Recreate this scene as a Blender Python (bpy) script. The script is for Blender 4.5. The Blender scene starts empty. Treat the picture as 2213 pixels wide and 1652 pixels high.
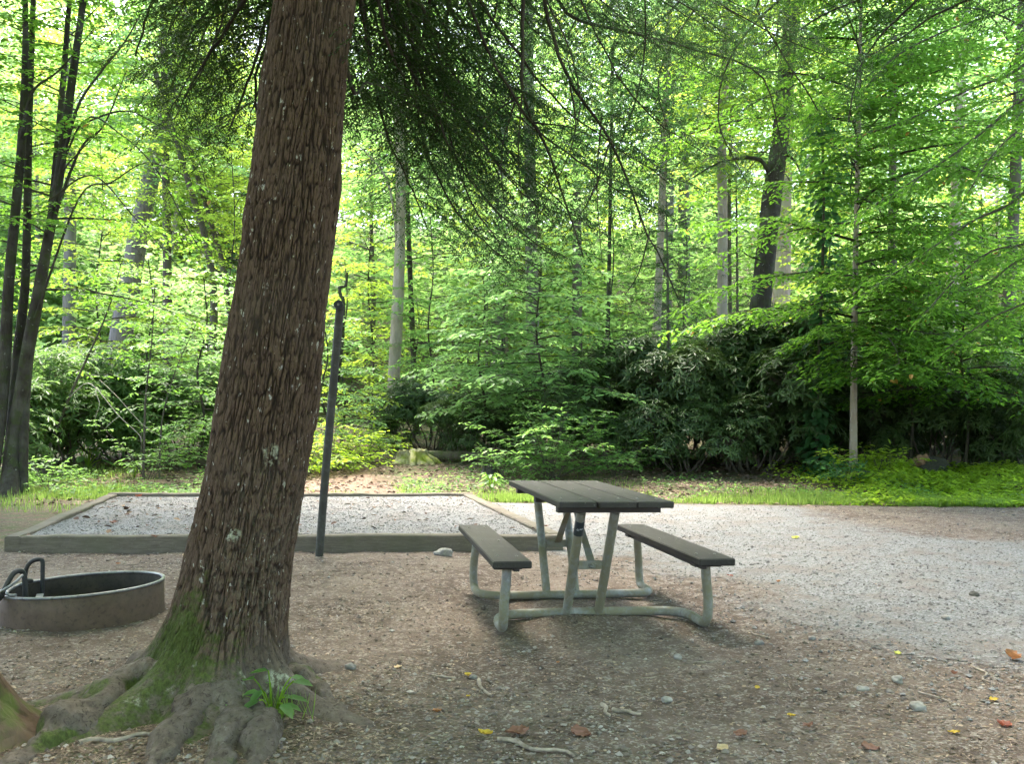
import bpy, math, random
import numpy as np
from mathutils import Vector
PI=math.pi
rad=math.radians
scene=bpy.context.scene
COL=scene.collection
# ------------------------------------------------------------------ camera geometry
F=913.0; EYE=1.36; PITCH=.0356
SP,CP=math.sin(PITCH),math.cos(PITCH)
K=2213/1024.0
def ray(xd,yd):
    u=xd/K-512; v=382.5-yd/K
    return np.array([u, F*CP-v*SP, F*SP+v*CP])/F
def at(xd,yd,Y):
    """point of the photograph (2213 wide) at world depth Y"""
    r=ray(xd,yd); k=Y/r[1]
    return np.array([r[0]*k, Y, EYE+r[2]*k])
# ------------------------------------------------------------------ numpy noise
def _h(ix,iy,iz,seed):
    n=(ix.astype(np.int64)*374761393+iy.astype(np.int64)*668265263+iz.astype(np.int64)*2147483647+seed*1013904223)&0xffffffff
    n=((n^(n>>13))*1274126177)&0xffffffff
    n=(n^(n>>16))&0xffffffff
    return n/4294967295.0
def vn(x,y,z=None,seed=0):
    x=np.asarray(x,float); y=np.asarray(y,float)
    z=np.zeros_like(x) if z is None else np.asarray(z,float)
    ix,iy,iz=np.floor(x),np.floor(y),np.floor(z)
    fx,fy,fz=x-ix,y-iy,z-iz
    fx=fx*fx*(3-2*fx); fy=fy*fy*(3-2*fy); fz=fz*fz*(3-2*fz)
    o=0
    for a in(0,1):
        for b in(0,1):
            for c in(0,1):
                w=(fx if a else 1-fx)*(fy if b else 1-fy)*(fz if c else 1-fz)
                o=o+w*_h(ix+a,iy+b,iz+c,seed)
    return o*2-1
def fbm(x,y,z=None,oct=4,seed=0):
    o=0;a=1.;s=1.
    for i in range(oct):
        o=o+a*vn(x*s,y*s,None if z is None else z*s,seed+i*17); a*=.5; s*=2.03
    return o
def sstep(a,b,x):
    t=np.clip((x-a)/(b-a),0,1); return t*t*(3-2*t)
# ------------------------------------------------------------------ mesh collecting
class Geo:
    def __init__(s): s.v=[]; s.f=[]; s.n=0; s.at=[]
    def add(s,v,f,a=None):
        v=np.asarray(v,np.float32).reshape(-1,3); f=np.asarray(f,np.int64)
        if len(v)==0: return
        s.v.append(v); s.f.append(f+s.n); s.n+=len(v)
    def mesh(s,name,smooth=True):
        me=bpy.data.meshes.new(name)
        if not s.v: return me
        v=np.concatenate(s.v)
        lo=np.concatenate([f.ravel() for f in s.f]).astype(np.int32)
        ls=[];c=0
        for f in s.f:
            m,k=f.shape; ls.append(c+np.arange(m)*k); c+=m*k
        ls=np.concatenate(ls).astype(np.int32)
        me.vertices.add(len(v)); me.vertices.foreach_set('co',v.ravel())
        me.loops.add(len(lo)); me.loops.foreach_set('vertex_index',lo)
        me.polygons.add(len(ls)); me.polygons.foreach_set('loop_start',ls)
        me.polygons.foreach_set('use_smooth',np.full(len(ls),smooth))
        me.update(calc_edges=True)
        return me
    def build(s,name,mat,parent=None,smooth=True,loc=None):
        return link(name,s.mesh(name,smooth),mat,parent,loc)
def link(name,me,mat=None,parent=None,loc=None):
    o=bpy.data.objects.new(name,me); COL.objects.link(o)
    if mat is not None and len(me.materials)==0: me.materials.append(mat)
    if parent is not None: o.parent=parent
    if loc is not None: o.location=loc
    return o
def tag(o,label=None,cat=None,group=None,kind=None):
    if label: o['label']=label
    if cat: o['category']=cat
    if group: o['group']=group
    if kind: o['kind']=kind
    return o
def thing(name,label,cat,loc=(0,0,0),rz=0,group=None):
    o=bpy.data.objects.new(name,None); COL.objects.link(o)
    o.location=[float(c) for c in loc]; o.rotation_euler=(0,0,rz); o.empty_display_size=.2
    return tag(o,label,cat,group)
def norm(a):
    a=np.asarray(a,float); return a/np.maximum(np.linalg.norm(a,axis=-1,keepdims=True),1e-9)
def tube(g,pts,r,sides=6,cap=True):
    p=np.asarray(pts,float); n=len(p)
    r=np.full(n,r,float) if np.isscalar(r) else np.asarray(r,float)
    t=norm(np.gradient(p,axis=0))
    ref=np.array([1.,0,0]) if abs(t[0][0])<.8 else np.array([0,1.,0])
    a=ref-t[0]*ref.dot(t[0]); a/=np.linalg.norm(a)
    ang=np.arange(sides)/sides*2*PI; ca,sa=np.cos(ang)[:,None],np.sin(ang)[:,None]
    V=np.empty((n,sides,3))
    for i in range(n):
        a=a-t[i]*a.dot(t[i]); a/=np.linalg.norm(a)
        V[i]=p[i]+(ca*a+sa*np.cross(t[i],a))*r[i]
    i=np.arange(n-1)[:,None]*sides; j=np.arange(sides)[None]; k=(j+1)%sides
    q=np.stack([i+j,i+k,i+sides+k,i+sides+j],-1).reshape(-1,4)
    g.add(V.reshape(-1,3),q)
    if cap:
        for row,end in((V[0][::-1],p[0]),(V[-1],p[-1])):
            g.add(np.vstack([row,end[None]]),[(x,(x+1)%sides,sides) for x in range(sides)])
def curve(ctrl,n=24):
    """Catmull-Rom through the control points (rows may carry extra columns)"""
    c=np.asarray(ctrl,float); c=np.vstack([2*c[0]-c[1],c,2*c[-1]-c[-2]])
    m=len(c)-3; u=np.linspace(0,m-1e-6,n); i=u.astype(int); t=(u-i)[:,None]
    a,b,d,e=c[i],c[i+1],c[i+2],c[i+3]
    return .5*(2*b+(d-a)*t+(2*a-5*b+4*d-e)*t*t+(3*b-a-3*d+e)*t**3)
def box(g,lo,hi,bev=.0):
    lo=np.array(lo,float);hi=np.array(hi,float)
    bm_v=[];b=bev
    if b<=0:
        v=[(x,y,z) for x in(lo[0],hi[0]) for y in(lo[1],hi[1]) for z in(lo[2],hi[2])]
        g.add(v,[(0,1,3,2),(4,6,7,5),(0,4,5,1),(2,3,7,6),(0,2,6,4),(1,5,7,3)]);return
    # chamfered box: 24 vertices
    idx={};v=[]
    for sx in(0,1):
        for sy in(0,1):
            for sz in(0,1):
                c=np.array([(lo,hi)[sx][0],(lo,hi)[sy][1],(lo,hi)[sz][2]]); s=np.array([1-2*sx,1-2*sy,1-2*sz])*b
                for ax in range(3):
                    w=c+s; w[ax]=c[ax]; idx[(sx,sy,sz,ax)]=len(v); v.append(w)
    f4=[];f3=[]
    for ax in range(3):
        o1,o2=[k for k in range(3) if k!=ax]
        for s in(0,1):
            q=[]
            for a,c in((0,0),(1,0),(1,1),(0,1)):
                k=[0,0,0];k[ax]=s;k[o1]=a;k[o2]=c;q.append(idx[(*k,ax)])
            f4.append(q)
        for a in(0,1):
            for c in(0,1):
                k0=[0,0,0];k0[ax]=0;k0[o1]=a;k0[o2]=c;k1=list(k0);k1[ax]=1
                f4.append([idx[(*k0,o1)],idx[(*k1,o1)],idx[(*k1,o2)],idx[(*k0,o2)]])
    for sx in(0,1):
        for sy in(0,1):
            for sz in(0,1): f3.append([idx[(sx,sy,sz,a)] for a in range(3)])
    g.add(v,f4); g.v.append(np.zeros((0,3),np.float32)); g.f.append(np.array(f3)+g.n-24)
TPL={
 'dia':(np.array([(0,0,0),(.45,.5,.07),(1,0,-.06),(.45,-.5,.07)]),np.array([(0,1,2),(0,2,3)])),
 'leaf':(np.array([(0,0,0),(.3,.46,.07),(.68,.40,.03),(1,0,-.1),(.68,-.40,.03),(.3,-.46,.07)]),np.array([(0,1,2,3),(0,3,4,5)])),
 'lance':(np.array([(0,0,0),(.3,.42,.03),(.72,.5,-.05),(1,0,-.2),(.72,-.5,-.05),(.3,-.42,.03)]),np.array([(0,1,2,3),(0,3,4,5)])),
 'ndl':(np.array([(0,.25,0),(1,0,-.08),(0,-.25,0)]),np.array([(0,1,2)])),
 'strip':(np.array([(0,.35,0),(.6,.5,0),(1,.05,-.1),(1,-.05,-.1),(.6,-.5,0),(0,-.35,0)]),np.array([(0,1,4,5),(1,2,3,4)])),
}
def leaves(g,P,D,N,L,W,kind='dia'):
    P=np.asarray(P,float)
    if len(P)==0:return
    D=norm(D); S=norm(np.cross(N,D)); N=np.cross(D,S)
    L=np.broadcast_to(np.asarray(L,float),(len(P),)); W=np.broadcast_to(np.asarray(W,float),(len(P),))
    T,Fc=TPL[kind]
    v=P[:,None]+T[None,:,0:1]*L[:,None,None]*D[:,None]+T[None,:,1:2]*W[:,None,None]*S[:,None]+T[None,:,2:3]*L[:,None,None]*N[:,None]
    k=len(T)
    f=(np.arange(len(P))*k)[:,None,None]+Fc[None]
    g.add(v.reshape(-1,3),f.reshape(-1,Fc.shape[1]))
# ------------------------------------------------------------------ materials
class NT:
    def __init__(s,name):
        s.m=bpy.data.materials.new(name); s.m.use_nodes=True; s.t=s.m.node_tree; s.t.nodes.clear()
        s.out=s.n('ShaderNodeOutputMaterial')
    def n(s,ty,ins=None,**kw):
        nd=s.t.nodes.new(ty)
        for k,v in kw.items(): setattr(nd,k,v)
        for k,v in (ins or {}).items():
            if isinstance(v,bpy.types.NodeSocket): s.t.links.new(v,nd.inputs[k])
            else: nd.inputs[k].default_value=v
        return nd
    def coord(s,kind='Object',scale=(1,1,1)):
        c=s.n('ShaderNodeTexCoord').outputs[kind]
        return s.n('ShaderNodeMapping',{'Vector':c,'Scale':scale}).outputs[0]
    def noise(s,vec,scale,detail=4,rough=.6,dist=0):
        return s.n('ShaderNodeTexNoise',{'Vector':vec,'Scale':scale,'Detail':detail,'Roughness':rough,'Distortion':dist}).outputs[0]
    def vor(s,vec,scale,feature='F1',out=0):
        return s.n('ShaderNodeTexVoronoi',{'Vector':vec,'Scale':scale},feature=feature).outputs[out]
    def ramp(s,fac,stops,interp='LINEAR'):
        r=s.n('ShaderNodeValToRGB',{'Fac':fac}); e=r.color_ramp.elements; r.color_ramp.interpolation=interp
        while len(e)<len(stops): e.new(.5)
        for i,(p,c) in enumerate(stops):
            e[i].position=p; e[i].color=(*c,1) if not np.isscalar(c) else (c,c,c,1)
        return r.outputs[0]
    def mix(s,fac,a,b,blend='MIX'):
        m=s.n('ShaderNodeMix',data_type='RGBA',blend_type=blend)
        for k,v in((0,fac),(6,a),(7,b)):
            if isinstance(v,bpy.types.NodeSocket): s.t.links.new(v,m.inputs[k])
            else: m.inputs[k].default_value=v if k==0 else ((*v,1) if len(v)==3 else v)
        return m.outputs[2]
    def math(s,op,a,b=0.,c=0.,clamp=False):
        m=s.n('ShaderNodeMath',operation=op,use_clamp=clamp)
        for k,v in((0,a),(1,b),(2,c)):
            if isinstance(v,bpy.types.NodeSocket): s.t.links.new(v,m.inputs[k])
            else: m.inputs[k].default_value=v
        return m.outputs[0]
    def bump(s,h,strength=.5,dist=.01,normal=None):
        i={'Height':h,'Strength':strength,'Distance':dist}
        if normal is not None:i['Normal']=normal
        return s.n('ShaderNodeBump',i).outputs[0]
    def attr(s,name): return s.n('ShaderNodeAttribute',attribute_name=name).outputs['Fac']
    def pbr(s,color,rough=.8,normal=None,metal=0.,spec=.3):
        i={'Base Color':color if isinstance(color,bpy.types.NodeSocket) else (*color,1),'Roughness':rough,'Metallic':metal,'Specular IOR Level':spec}
        if normal is not None:i['Normal']=normal
        return s.n('ShaderNodeBsdfPrincipled',i).outputs[0]
    def end(s,sh): s.t.links.new(sh,s.out.inputs[0]); return s.m
def leaf_mat(name,dark,light,trans,tmix=.45,rough=.5,spec=.12,dead=None):
    t=NT(name); rnd=t.n('ShaderNodeNewGeometry').outputs['Random Per Island']
    big=t.noise(t.coord('Object'),.55,2)
    f=t.math('ADD',t.math('MULTIPLY',rnd,.6),t.math('MULTIPLY',t.math('SUBTRACT',big,.28),.8),clamp=True)
    c=t.ramp(f,[(.05,dark),(.95,light)])
    tc=t.mix(rnd,[x*.75 for x in trans],[x*1.2 for x in trans])
    if dead:
        k=t.math('GREATER_THAN',rnd,.992); c=t.mix(k,c,dead); tc=t.mix(k,tc,dead)
    a=t.pbr(c,rough,spec=spec); b=t.n('ShaderNodeBsdfTranslucent',{'Color':tc}).outputs[0]
    return t.end(t.n('ShaderNodeMixShader',{0:tmix,1:a,2:b}).outputs[0])
def bark_mat(name,a,b,c=None,sc=1.,moss=None,bump=.6,fleck=None):
    t=NT(name); v=t.coord('Object',(1,1,.22)); v1=t.coord('Object')
    n1=t.noise(v,14*sc,6,.65,.4); n2=t.noise(v1,2.2,3)
    w=t.vor(t.coord('Object',(1,1,.16)),22*sc,'DISTANCE_TO_EDGE')
    col=t.ramp(n1,[(.3,a),(.7,b)])
    if c: col=t.mix(t.ramp(n2,[(.45,0.),(.62,1.)]),col,c)
    if moss: col=t.mix(t.ramp(t.noise(v1,5,5),[(.5,0.),(.62,.8)]),col,moss)
    if fleck: col=t.mix(t.ramp(t.noise(v1,16,3),[(.66,0.),(.72,.8)]),col,fleck)
    h=t.math('ADD',n1,t.math('MINIMUM',w,.25))
    return t.end(t.pbr(col,.9,t.bump(h,bump,.03),spec=.15))
M={}
# ------------------------------------------------------------------ ground height
TX,TY,TROT=.4765,6.479,.1713        # picnic table centre and turn
def mound(x,y):
    lx=(x-TX)*math.cos(TROT)+(y-TY)*math.sin(TROT); ly=-(x-TX)*math.sin(TROT)+(y-TY)*math.cos(TROT)
    return lx,ly
def base_h(x,y):
    x=np.asarray(x,float);y=np.asarray(y,float)
    h=.05*np.clip(y-14,0,20)+.36*np.clip(y-38,0,60)*sstep(38,52,y)
    h=h+.012*fbm(x*.7,y*.7,oct=3,seed=3)+.25*sstep(16,30,y)*fbm(x*.15,y*.15,oct=2,seed=9)*.6
    h=h+.5*sstep(-11,-30,x)*sstep(6,12,y)
    return h
def gz(x,y):
    h=base_h(x,y)
    lx,ly=mound(x,y)
    h=h+.028*np.exp(-((lx+.05)**2+(ly+.31)**2*1.3)/.25)              # soil heaped round the near legs
    for sx in(-.645,.645):
        h=h-.03*np.exp(-((lx-sx)**2*14+(ly)**2*1.5))*1                # scuffed hollow under each seat
    h=h+.03*np.exp(-(((x+2.9)/.62)**2+((y-6.2)/.62)**2)**2)
    h=h+.05*np.exp(-((x+1.5)**2+(y-4.3)**2)/.5)                        # rise about the tree foot
    return h
def g1(x,y): return float(gz(np.array([x]),np.array([y]))[0])
def gnd(xd,yd):
    """point of the ground under a pixel of the photograph"""
    r=ray(xd,yd); z=0.
    Y=EYE/max(1e-4,-r[2])*r[1]
    for i in range(30):
        Y=(z-EYE)/r[2]*r[1]; Y=min(max(Y,1.),60.); z=.5*z+.5*g1(r[0]/r[1]*Y,Y)
    return np.array([r[0]/r[1]*Y,Y,g1(r[0]/r[1]*Y,Y)])
# zones
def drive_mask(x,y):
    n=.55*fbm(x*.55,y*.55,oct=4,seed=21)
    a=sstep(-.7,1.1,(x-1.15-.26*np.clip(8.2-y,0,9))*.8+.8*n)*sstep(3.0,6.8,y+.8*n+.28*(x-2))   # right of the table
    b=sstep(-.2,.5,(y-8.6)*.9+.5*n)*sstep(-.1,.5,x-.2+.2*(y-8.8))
    m=np.maximum(a*.9,b)*(1-.85*sstep(2.6,5.2,x+1.0*n-.5*np.clip(y-10,0,4)*0)*sstep(9.4,10.4,y+.5*n+.12*(x-4)))  # far right turned to soil colour: partly brown dirt, partly painted tree shade
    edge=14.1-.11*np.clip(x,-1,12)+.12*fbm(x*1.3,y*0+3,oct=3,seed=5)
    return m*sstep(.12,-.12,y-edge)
def litter_mask(x,y):
    edge=14.1-.11*np.clip(x,-1,12)
    m=sstep(-.1,.2,y-edge)
    l=sstep(-4.9,-5.4,x+.22*(y-8.9)*0+ .0)*sstep(8.2,9.2,y)
    return np.maximum(m,l)
def path_mask(x,y):
    cx=-3.0-.28*(y-14.5)*.55
    return sstep(1.15,.5,np.abs(x-cx-.3*vn(y*.4,y*0))/(1.25-.02*(y-14)))*sstep(14.2,15,y)*sstep(31,26,y)
# ------------------------------------------------------------------ ground
def axis(dense_lo,dense_hi,step,far,ratio=1.22):
    a=list(np.arange(dense_lo,dense_hi+1e-6,step)); s=step;h=[];x=dense_hi
    while x<far[1]: s*=ratio; x+=s; h.append(x)
    s=step;l=[];x=dense_lo
    while x>far[0]: s*=ratio; x-=s; l.append(x)
    return np.array(l[::-1]+a+h)
def grid_mesh(X,Y,Z,keep=None):
    ny,nx=X.shape; g=Geo()
    i=np.arange(ny-1)[:,None]*nx+np.arange(nx-1)[None]
    q=np.stack([i,i+1,i+nx+1,i+nx],-1)
    q=q.reshape(-1,4) if keep is None else q[keep]
    V=np.stack([X,Y,Z],-1).reshape(-1,3)
    if keep is not None:
        u,inv=np.unique(q,return_inverse=True); q=inv.reshape(-1,4)
    else: u=np.arange(len(V))
    g.add(V[u],q); return g,u
def put_attr(o,name,val):
    a=o.data.attributes.new(name,'FLOAT','POINT'); a.data.foreach_set('value',np.asarray(val,np.float32))
def ground_material():
    t=NT('forest_ground'); P=t.coord('Object')
    gr=t.attr('gravel'); li=t.attr('litter'); pa=t.attr('trail')
    n1=t.noise(P,1.1,5); n2=t.noise(P,9,5,.7); n3=t.noise(P,60,4,.7); n4=t.noise(P,170,2,.6)
    v=t.vor(P,75,'F1',1); vd=t.vor(P,75,'F1',0)
    dirt=t.ramp(n2,[(.3,(.046,.031,.023)),(.7,(.110,.077,.057))])
    dirt=t.mix(t.ramp(n1,[(.4,0.),(.66,.7)]),dirt,(.155,.118,.092))
    vv=t.n('ShaderNodeSeparateColor',{0:v}).outputs[0]
    chips=t.math('MULTIPLY',t.ramp(vv,[(.6,0.),(.75,1.)]),t.ramp(n2,[(.40,0.),(.6,1.)]))
    dirt=t.mix(chips,dirt,t.mix(n3,(.15,.12,.10),(.30,.26,.225)))
    grav=t.ramp(vv,[(.0,(.085,.082,.08)),(.5,(.135,.13,.128)),(1.,(.215,.21,.21))])
    grav=t.mix(t.ramp(t.noise(P,2.3,5,.65),[(.46,0.),(.66,.75)]),grav,(.125,.10,.085))
    gm=t.math('ADD',gr,t.math('MULTIPLY',t.math('SUBTRACT',n2,.5),1.0))
    gm=t.ramp(gm,[(.30,0.),(.74,1.)])
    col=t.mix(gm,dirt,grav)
    lit=t.ramp(t.noise(P,26,5,.75),[(.3,(.05,.032,.022)),(.5,(.115,.074,.052)),(.72,(.21,.15,.11))])
    lit=t.mix(t.ramp(t.noise(P,3.5,4),[(.42,0.),(.6,.75)]),lit,(.06,.085,.025))
    col=t.mix(li,col,lit)
    trail=t.ramp(t.noise(P,22,5,.75),[(.3,(.11,.066,.046)),(.7,(.22,.145,.108))])
    col=t.mix(pa,col,trail)
    h=t.math('ADD',t.math('MULTIPLY',vd,-.8),t.math('ADD',n3,t.math('MULTIPLY',n2,1.5)))
    nm=t.bump(h,.55,.012); nm=t.bump(n4,.3,.004,nm)
    return t.end(t.pbr(col,.92,nm,spec=.2))
M['ground']=ground_material()
XS=axis(-7.5,8.5,.05,(-300,300)); YS=axis(2.6,15.5,.05,(-60,420))
X,Y=np.meshgrid(XS,YS)
Z=gz(X,Y); near=sstep(16,14,Y)*sstep(8.6,8,np.abs(X))
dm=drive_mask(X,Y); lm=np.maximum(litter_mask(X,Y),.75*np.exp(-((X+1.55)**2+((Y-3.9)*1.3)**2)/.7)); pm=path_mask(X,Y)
Z=Z+near*(1-.6*dm)*(.010*fbm(X*4,Y*4,oct=3,seed=31)+.004*fbm(X*16,Y*16,oct=2,seed=33))
Z=Z-.02*sstep(8.9,9.3,Y)*sstep(13.8,13.4,Y)*(X<.0)*(X>-5.5)
gg,u=grid_mesh(X,Y,Z); go=gg.build('ground',M['ground'])
tag(go,'brown trodden soil and leaf litter of the campsite and forest floor','ground',kind='structure')
for o,uu in((go,u),):
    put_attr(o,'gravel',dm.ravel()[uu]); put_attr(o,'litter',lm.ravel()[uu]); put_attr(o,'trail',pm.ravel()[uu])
cell=lambda m:(m[:-1,:-1]+m[1:,:-1]+m[:-1,1:]+m[1:,1:])/4
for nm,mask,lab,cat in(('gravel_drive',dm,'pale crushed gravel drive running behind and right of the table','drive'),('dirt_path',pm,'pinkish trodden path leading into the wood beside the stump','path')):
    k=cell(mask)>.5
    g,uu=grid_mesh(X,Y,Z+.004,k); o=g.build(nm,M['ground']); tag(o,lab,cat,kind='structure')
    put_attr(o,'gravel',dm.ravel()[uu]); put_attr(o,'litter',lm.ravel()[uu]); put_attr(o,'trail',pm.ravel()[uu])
# ------------------------------------------------------------------ tent pad
def timber_mat():
    t=NT('weathered_timber'); P=t.coord('Object',(1,1,1)); 
    n=t.noise(t.coord('Object',(2,2,14)),3,6,.7); n2=t.noise(P,1.3,4); n3=t.noise(P,40,3)
    c=t.ramp(n,[(.3,(.085,.068,.052)),(.7,(.16,.132,.104))])
    c=t.mix(t.ramp(n2,[(.45,0.),(.7,.6)]),c,(.10,.095,.06))
    c=t.mix(t.ramp(n3,[(.6,0.),(.75,.4)]),c,(.22,.195,.165))
    return t.end(t.pbr(c,.85,t.bump(n,.4,.006),spec=.2))
M['timber']=timber_mat()
def gravel_mat():
    t=NT('pad_gravel'); P=t.coord('Object'); v=t.vor(P,75,'F1',1); vd=t.vor(P,75,'F1',0)
    vv=t.n('ShaderNodeSeparateColor',{0:v}).outputs[0]; n=t.noise(P,1.7,4)
    c=t.ramp(vv,[(.0,(.13,.123,.12)),(.5,(.185,.177,.174)),(1.,(.27,.262,.26))])
    c=t.mix(t.ramp(n,[(.45,0.),(.7,.6)]),c,(.15,.115,.095))
    h=t.math('MULTIPLY',vd,-1.)
    return t.end(t.pbr(c,.9,t.bump(h,.8,.015),spec=.2))
M['padgravel']=gravel_mat()
pA=gnd(12,1194); pB=gnd(1216,1192)
def back(xd):
    p=at(xd,1069,13.9); return np.array([p[0],13.9,0])
pC=back(1022); pD=back(238)
pad=thing('tent_pad','level gravel tent pad framed with grey weathered timbers','tent pad',((pA[0]+pB[0])/2,(pA[1]+pB[1])/2,0))
po=np.array(pad.location)
def beam(a,b,w,top,bot,nm='timber',segs=30,seed=0):
    a=np.array([a[0],a[1],0.]);b=np.array([b[0],b[1],0.]); d=norm(b-a); s=np.array([-d[1],d[0],0])
    L=np.linalg.norm(b-a); g=Geo(); e=.012
    prof=[(-w/2,bot),(-w/2,top-e),(-w/2+e,top),(w/2-e,top),(w/2,top-e),(w/2,bot)]
    u=np.linspace(0,L,segs); V=[]
    for k,x in enumerate(u):
        j=vn(np.array([x*1.7+seed]),np.array([seed*3.1]))[0]; j2=vn(np.array([x*5+seed]),np.array([9.+seed]))[0]
        for (o,z) in prof:
            V.append(a+d*x+s*(o+.007*j)+np.array([0,0,z+(.008*j2+.006*j if z>bot else 0)]))
    n=len(prof);q=[(i*n+j,i*n+(j+1)%n,(i+1)*n+(j+1)%n,(i+1)*n+j) for i in range(segs-1) for j in range(n)]
    V=np.array(V)-po; g.add(V,q)
    g.f.append(np.array([[5,4,3,2,1,0]])); g.f.append(np.array([[(segs-1)*n+k for k in range(n)]]))
    return g.build(nm,M['timber'],pad,smooth=False)
pt=.155
fr=beam(pA+[.142,.07,0],pB+[0,.07,0],.14,pt,-.08,seed=1)
beam(pA+[.07,-.006,0],pD+[.07,-.07,0],.14,pt+.003,-.05,seed=2)
beam(pB+[-.07,.142,0],pC+[-.07,-.07,0],.14,pt-.002,-.05,seed=3)
beam(pD+[0,0,0],pC+[0,0,0],.14,pt+.012,-.05,seed=4)
gx=np.linspace(0,1,110); gy=np.linspace(0,1,90); U,Vv=np.meshgrid(gx,gy)
a_,b_,c_,d_=pA+[.1,.1,0],pB+[-.1,.1,0],pC+[-.1,-.05,0],pD+[.1,-.05,0]
PX=(a_[0]*(1-U)+b_[0]*U)*(1-Vv)+(d_[0]*(1-U)+c_[0]*U)*Vv; PY=(a_[1]*(1-U)+b_[1]*U)*(1-Vv)+(d_[1]*(1-U)+c_[1]*U)*Vv
PZ=.118+.012*fbm(PX*1.2,PY*1.2,oct=3,seed=41)+.004*fbm(PX*14,PY*14,oct=2,seed=42)
g,_=grid_mesh(PX-po[0],PY-po[1],PZ); g.build('gravel_fill',M['padgravel'],pad)
rng=np.random.default_rng(15); n=230; u_=rng.random(n)**1.7; v_=rng.random(n); x=(a_[0]*(1-u_)+b_[0]*u_)*(1-v_)+(d_[0]*(1-u_)+c_[0]*u_)*v_; y=(a_[1]*(1-u_)+b_[1]*u_)*(1-v_)+(d_[1]*(1-u_)+c_[1]*u_)*v_
g=Geo(); a=rng.uniform(0,2*PI,n); L=rng.uniform(.03,.10,n); leaves(g,np.stack([x,y,0*x+.138],-1)-po,np.stack([np.cos(a),np.sin(a),rng.normal(0,.25,n)],-1),np.stack([rng.normal(0,.4,n),rng.normal(0,.4,n),np.ones(n)],-1),L,L*.6,'leaf')
PADLEAF=g
def on_pad(x,y):
    t=(y-pA[1])/(pC[1]-pA[1]); l=pA[0]+(pD[0]-pA[0])*t; r=pB[0]+(pC[0]-pB[0])*t
    return (t>0)&(t<1)&(x>l)&(x<r)
# ------------------------------------------------------------------ stones, chips, needles on the ground (beyond counting)
def stone_mat(name,stops):
    t=NT(name); r=t.n('ShaderNodeNewGeometry').outputs['Random Per Island']
    n=t.noise(t.coord('Object'),90,3)
    c=t.mix(t.math('MULTIPLY',n,.5),t.ramp(r,stops),(.12,.10,.085))
    return t.end(t.pbr(c,.85,spec=.25))
M['pebble']=stone_mat('brown_pebble',[(0,(.060,.044,.034)),(.5,(.13,.105,.087)),(.85,(.24,.205,.178)),(1.,(.38,.34,.30))])
M['chip']=stone_mat('grey_stone_chip',[(0,(.08,.077,.075)),(.5,(.135,.13,.128)),(1.,(.24,.235,.233))])
PADLEAF.build('dry_leaves',stone_mat('dry_brown_leaf',[(0,(.05,.022,.015)),(.6,(.13,.06,.038)),(1,(.25,.15,.08))]),pad)['kind']='stuff'
M['litter']=stone_mat('dry_litter',[(0,(.06,.034,.022)),(.45,(.14,.085,.056)),(.85,(.29,.20,.14)),(1.,(.38,.29,.20))])
OCT=np.array([(1,0,0),(0,1,0),(-1,0,0),(0,-1,0),(.1,.1,1),(0,0,-1)],float)
OF=np.array([(0,1,4),(1,2,4),(2,3,4),(3,0,4),(1,0,5),(2,1,5),(3,2,5),(0,3,5)])
def stones(g,rng,x,y,z,s):
    n=len(x); a=rng.uniform(0,2*PI,n); v=OCT[None]*rng.uniform(.6,1.25,(n,6,1))*np.stack([s,s*rng.uniform(.55,1,n),s*rng.uniform(.3,.6,n)],-1)[:,None]
    ca,sa=np.cos(a)[:,None],np.sin(a)[:,None]
    v=np.stack([v[...,0]*ca-v[...,1]*sa,v[...,0]*sa+v[...,1]*ca,v[...,2]],-1)+np.stack([x,y,z],-1)[:,None]
    g.add(v.reshape(-1,3),((np.arange(n)*6)[:,None,None]+OF[None]).reshape(-1,3))
rng=np.random.default_rng(5)
def ground_pts(n,ymax,bias=1.,ymin=3.1):
    """random ground points, denser towards the camera, inside the view wedge"""
    y=ymin*(ymax/ymin)**(rng.random(n)**bias); x=rng.uniform(-.66,.66,n)*y
    return x,y
def surf(x,y): return gz(x,y)+.010*fbm(x*4,y*4,oct=3,seed=31)*(1-.6*drive_mask(x,y))
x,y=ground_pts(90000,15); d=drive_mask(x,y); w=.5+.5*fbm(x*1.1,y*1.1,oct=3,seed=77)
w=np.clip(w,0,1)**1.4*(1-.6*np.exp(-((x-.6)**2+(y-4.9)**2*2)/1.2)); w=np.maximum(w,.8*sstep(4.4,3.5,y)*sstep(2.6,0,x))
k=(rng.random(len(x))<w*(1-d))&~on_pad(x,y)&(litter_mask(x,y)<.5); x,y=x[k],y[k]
s=rng.gamma(2.0,.0030,len(x))+.0028; g=Geo(); stones(g,rng,x,y,surf(x,y)+s*.15,np.minimum(s,.022))
tag(g.build('pebbles',M['pebble'],smooth=False),'small brown and grey pebbles strewn over the trodden soil','pebbles',kind='stuff')
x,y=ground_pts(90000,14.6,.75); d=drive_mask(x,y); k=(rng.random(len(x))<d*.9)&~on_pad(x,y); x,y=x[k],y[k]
s=rng.gamma(2.,.0026,len(x))+.003; g=Geo(); stones(g,rng,x,y,surf(x,y)+.004+s*.15,np.minimum(s,.03))
tag(g.build('loose_gravel',M['chip'],smooth=False),'loose pale grey stone chips over the gravel drive','gravel',kind='stuff')
u_,v_=rng.random(30000),rng.random(30000); x=(a_[0]*(1-u_)+b_[0]*u_)*(1-v_)+(d_[0]*(1-u_)+c_[0]*u_)*v_; y=(a_[1]*(1-u_)+b_[1]*u_)*(1-v_)+(d_[1]*(1-u_)+c_[1]*u_)*v_
s=rng.gamma(2.,.0022,30000)+.003; g=Geo(); stones(g,rng,x,y,.118+.012*fbm(x*1.2,y*1.2,oct=3,seed=41)+s*.2,np.minimum(s,.03))
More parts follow.
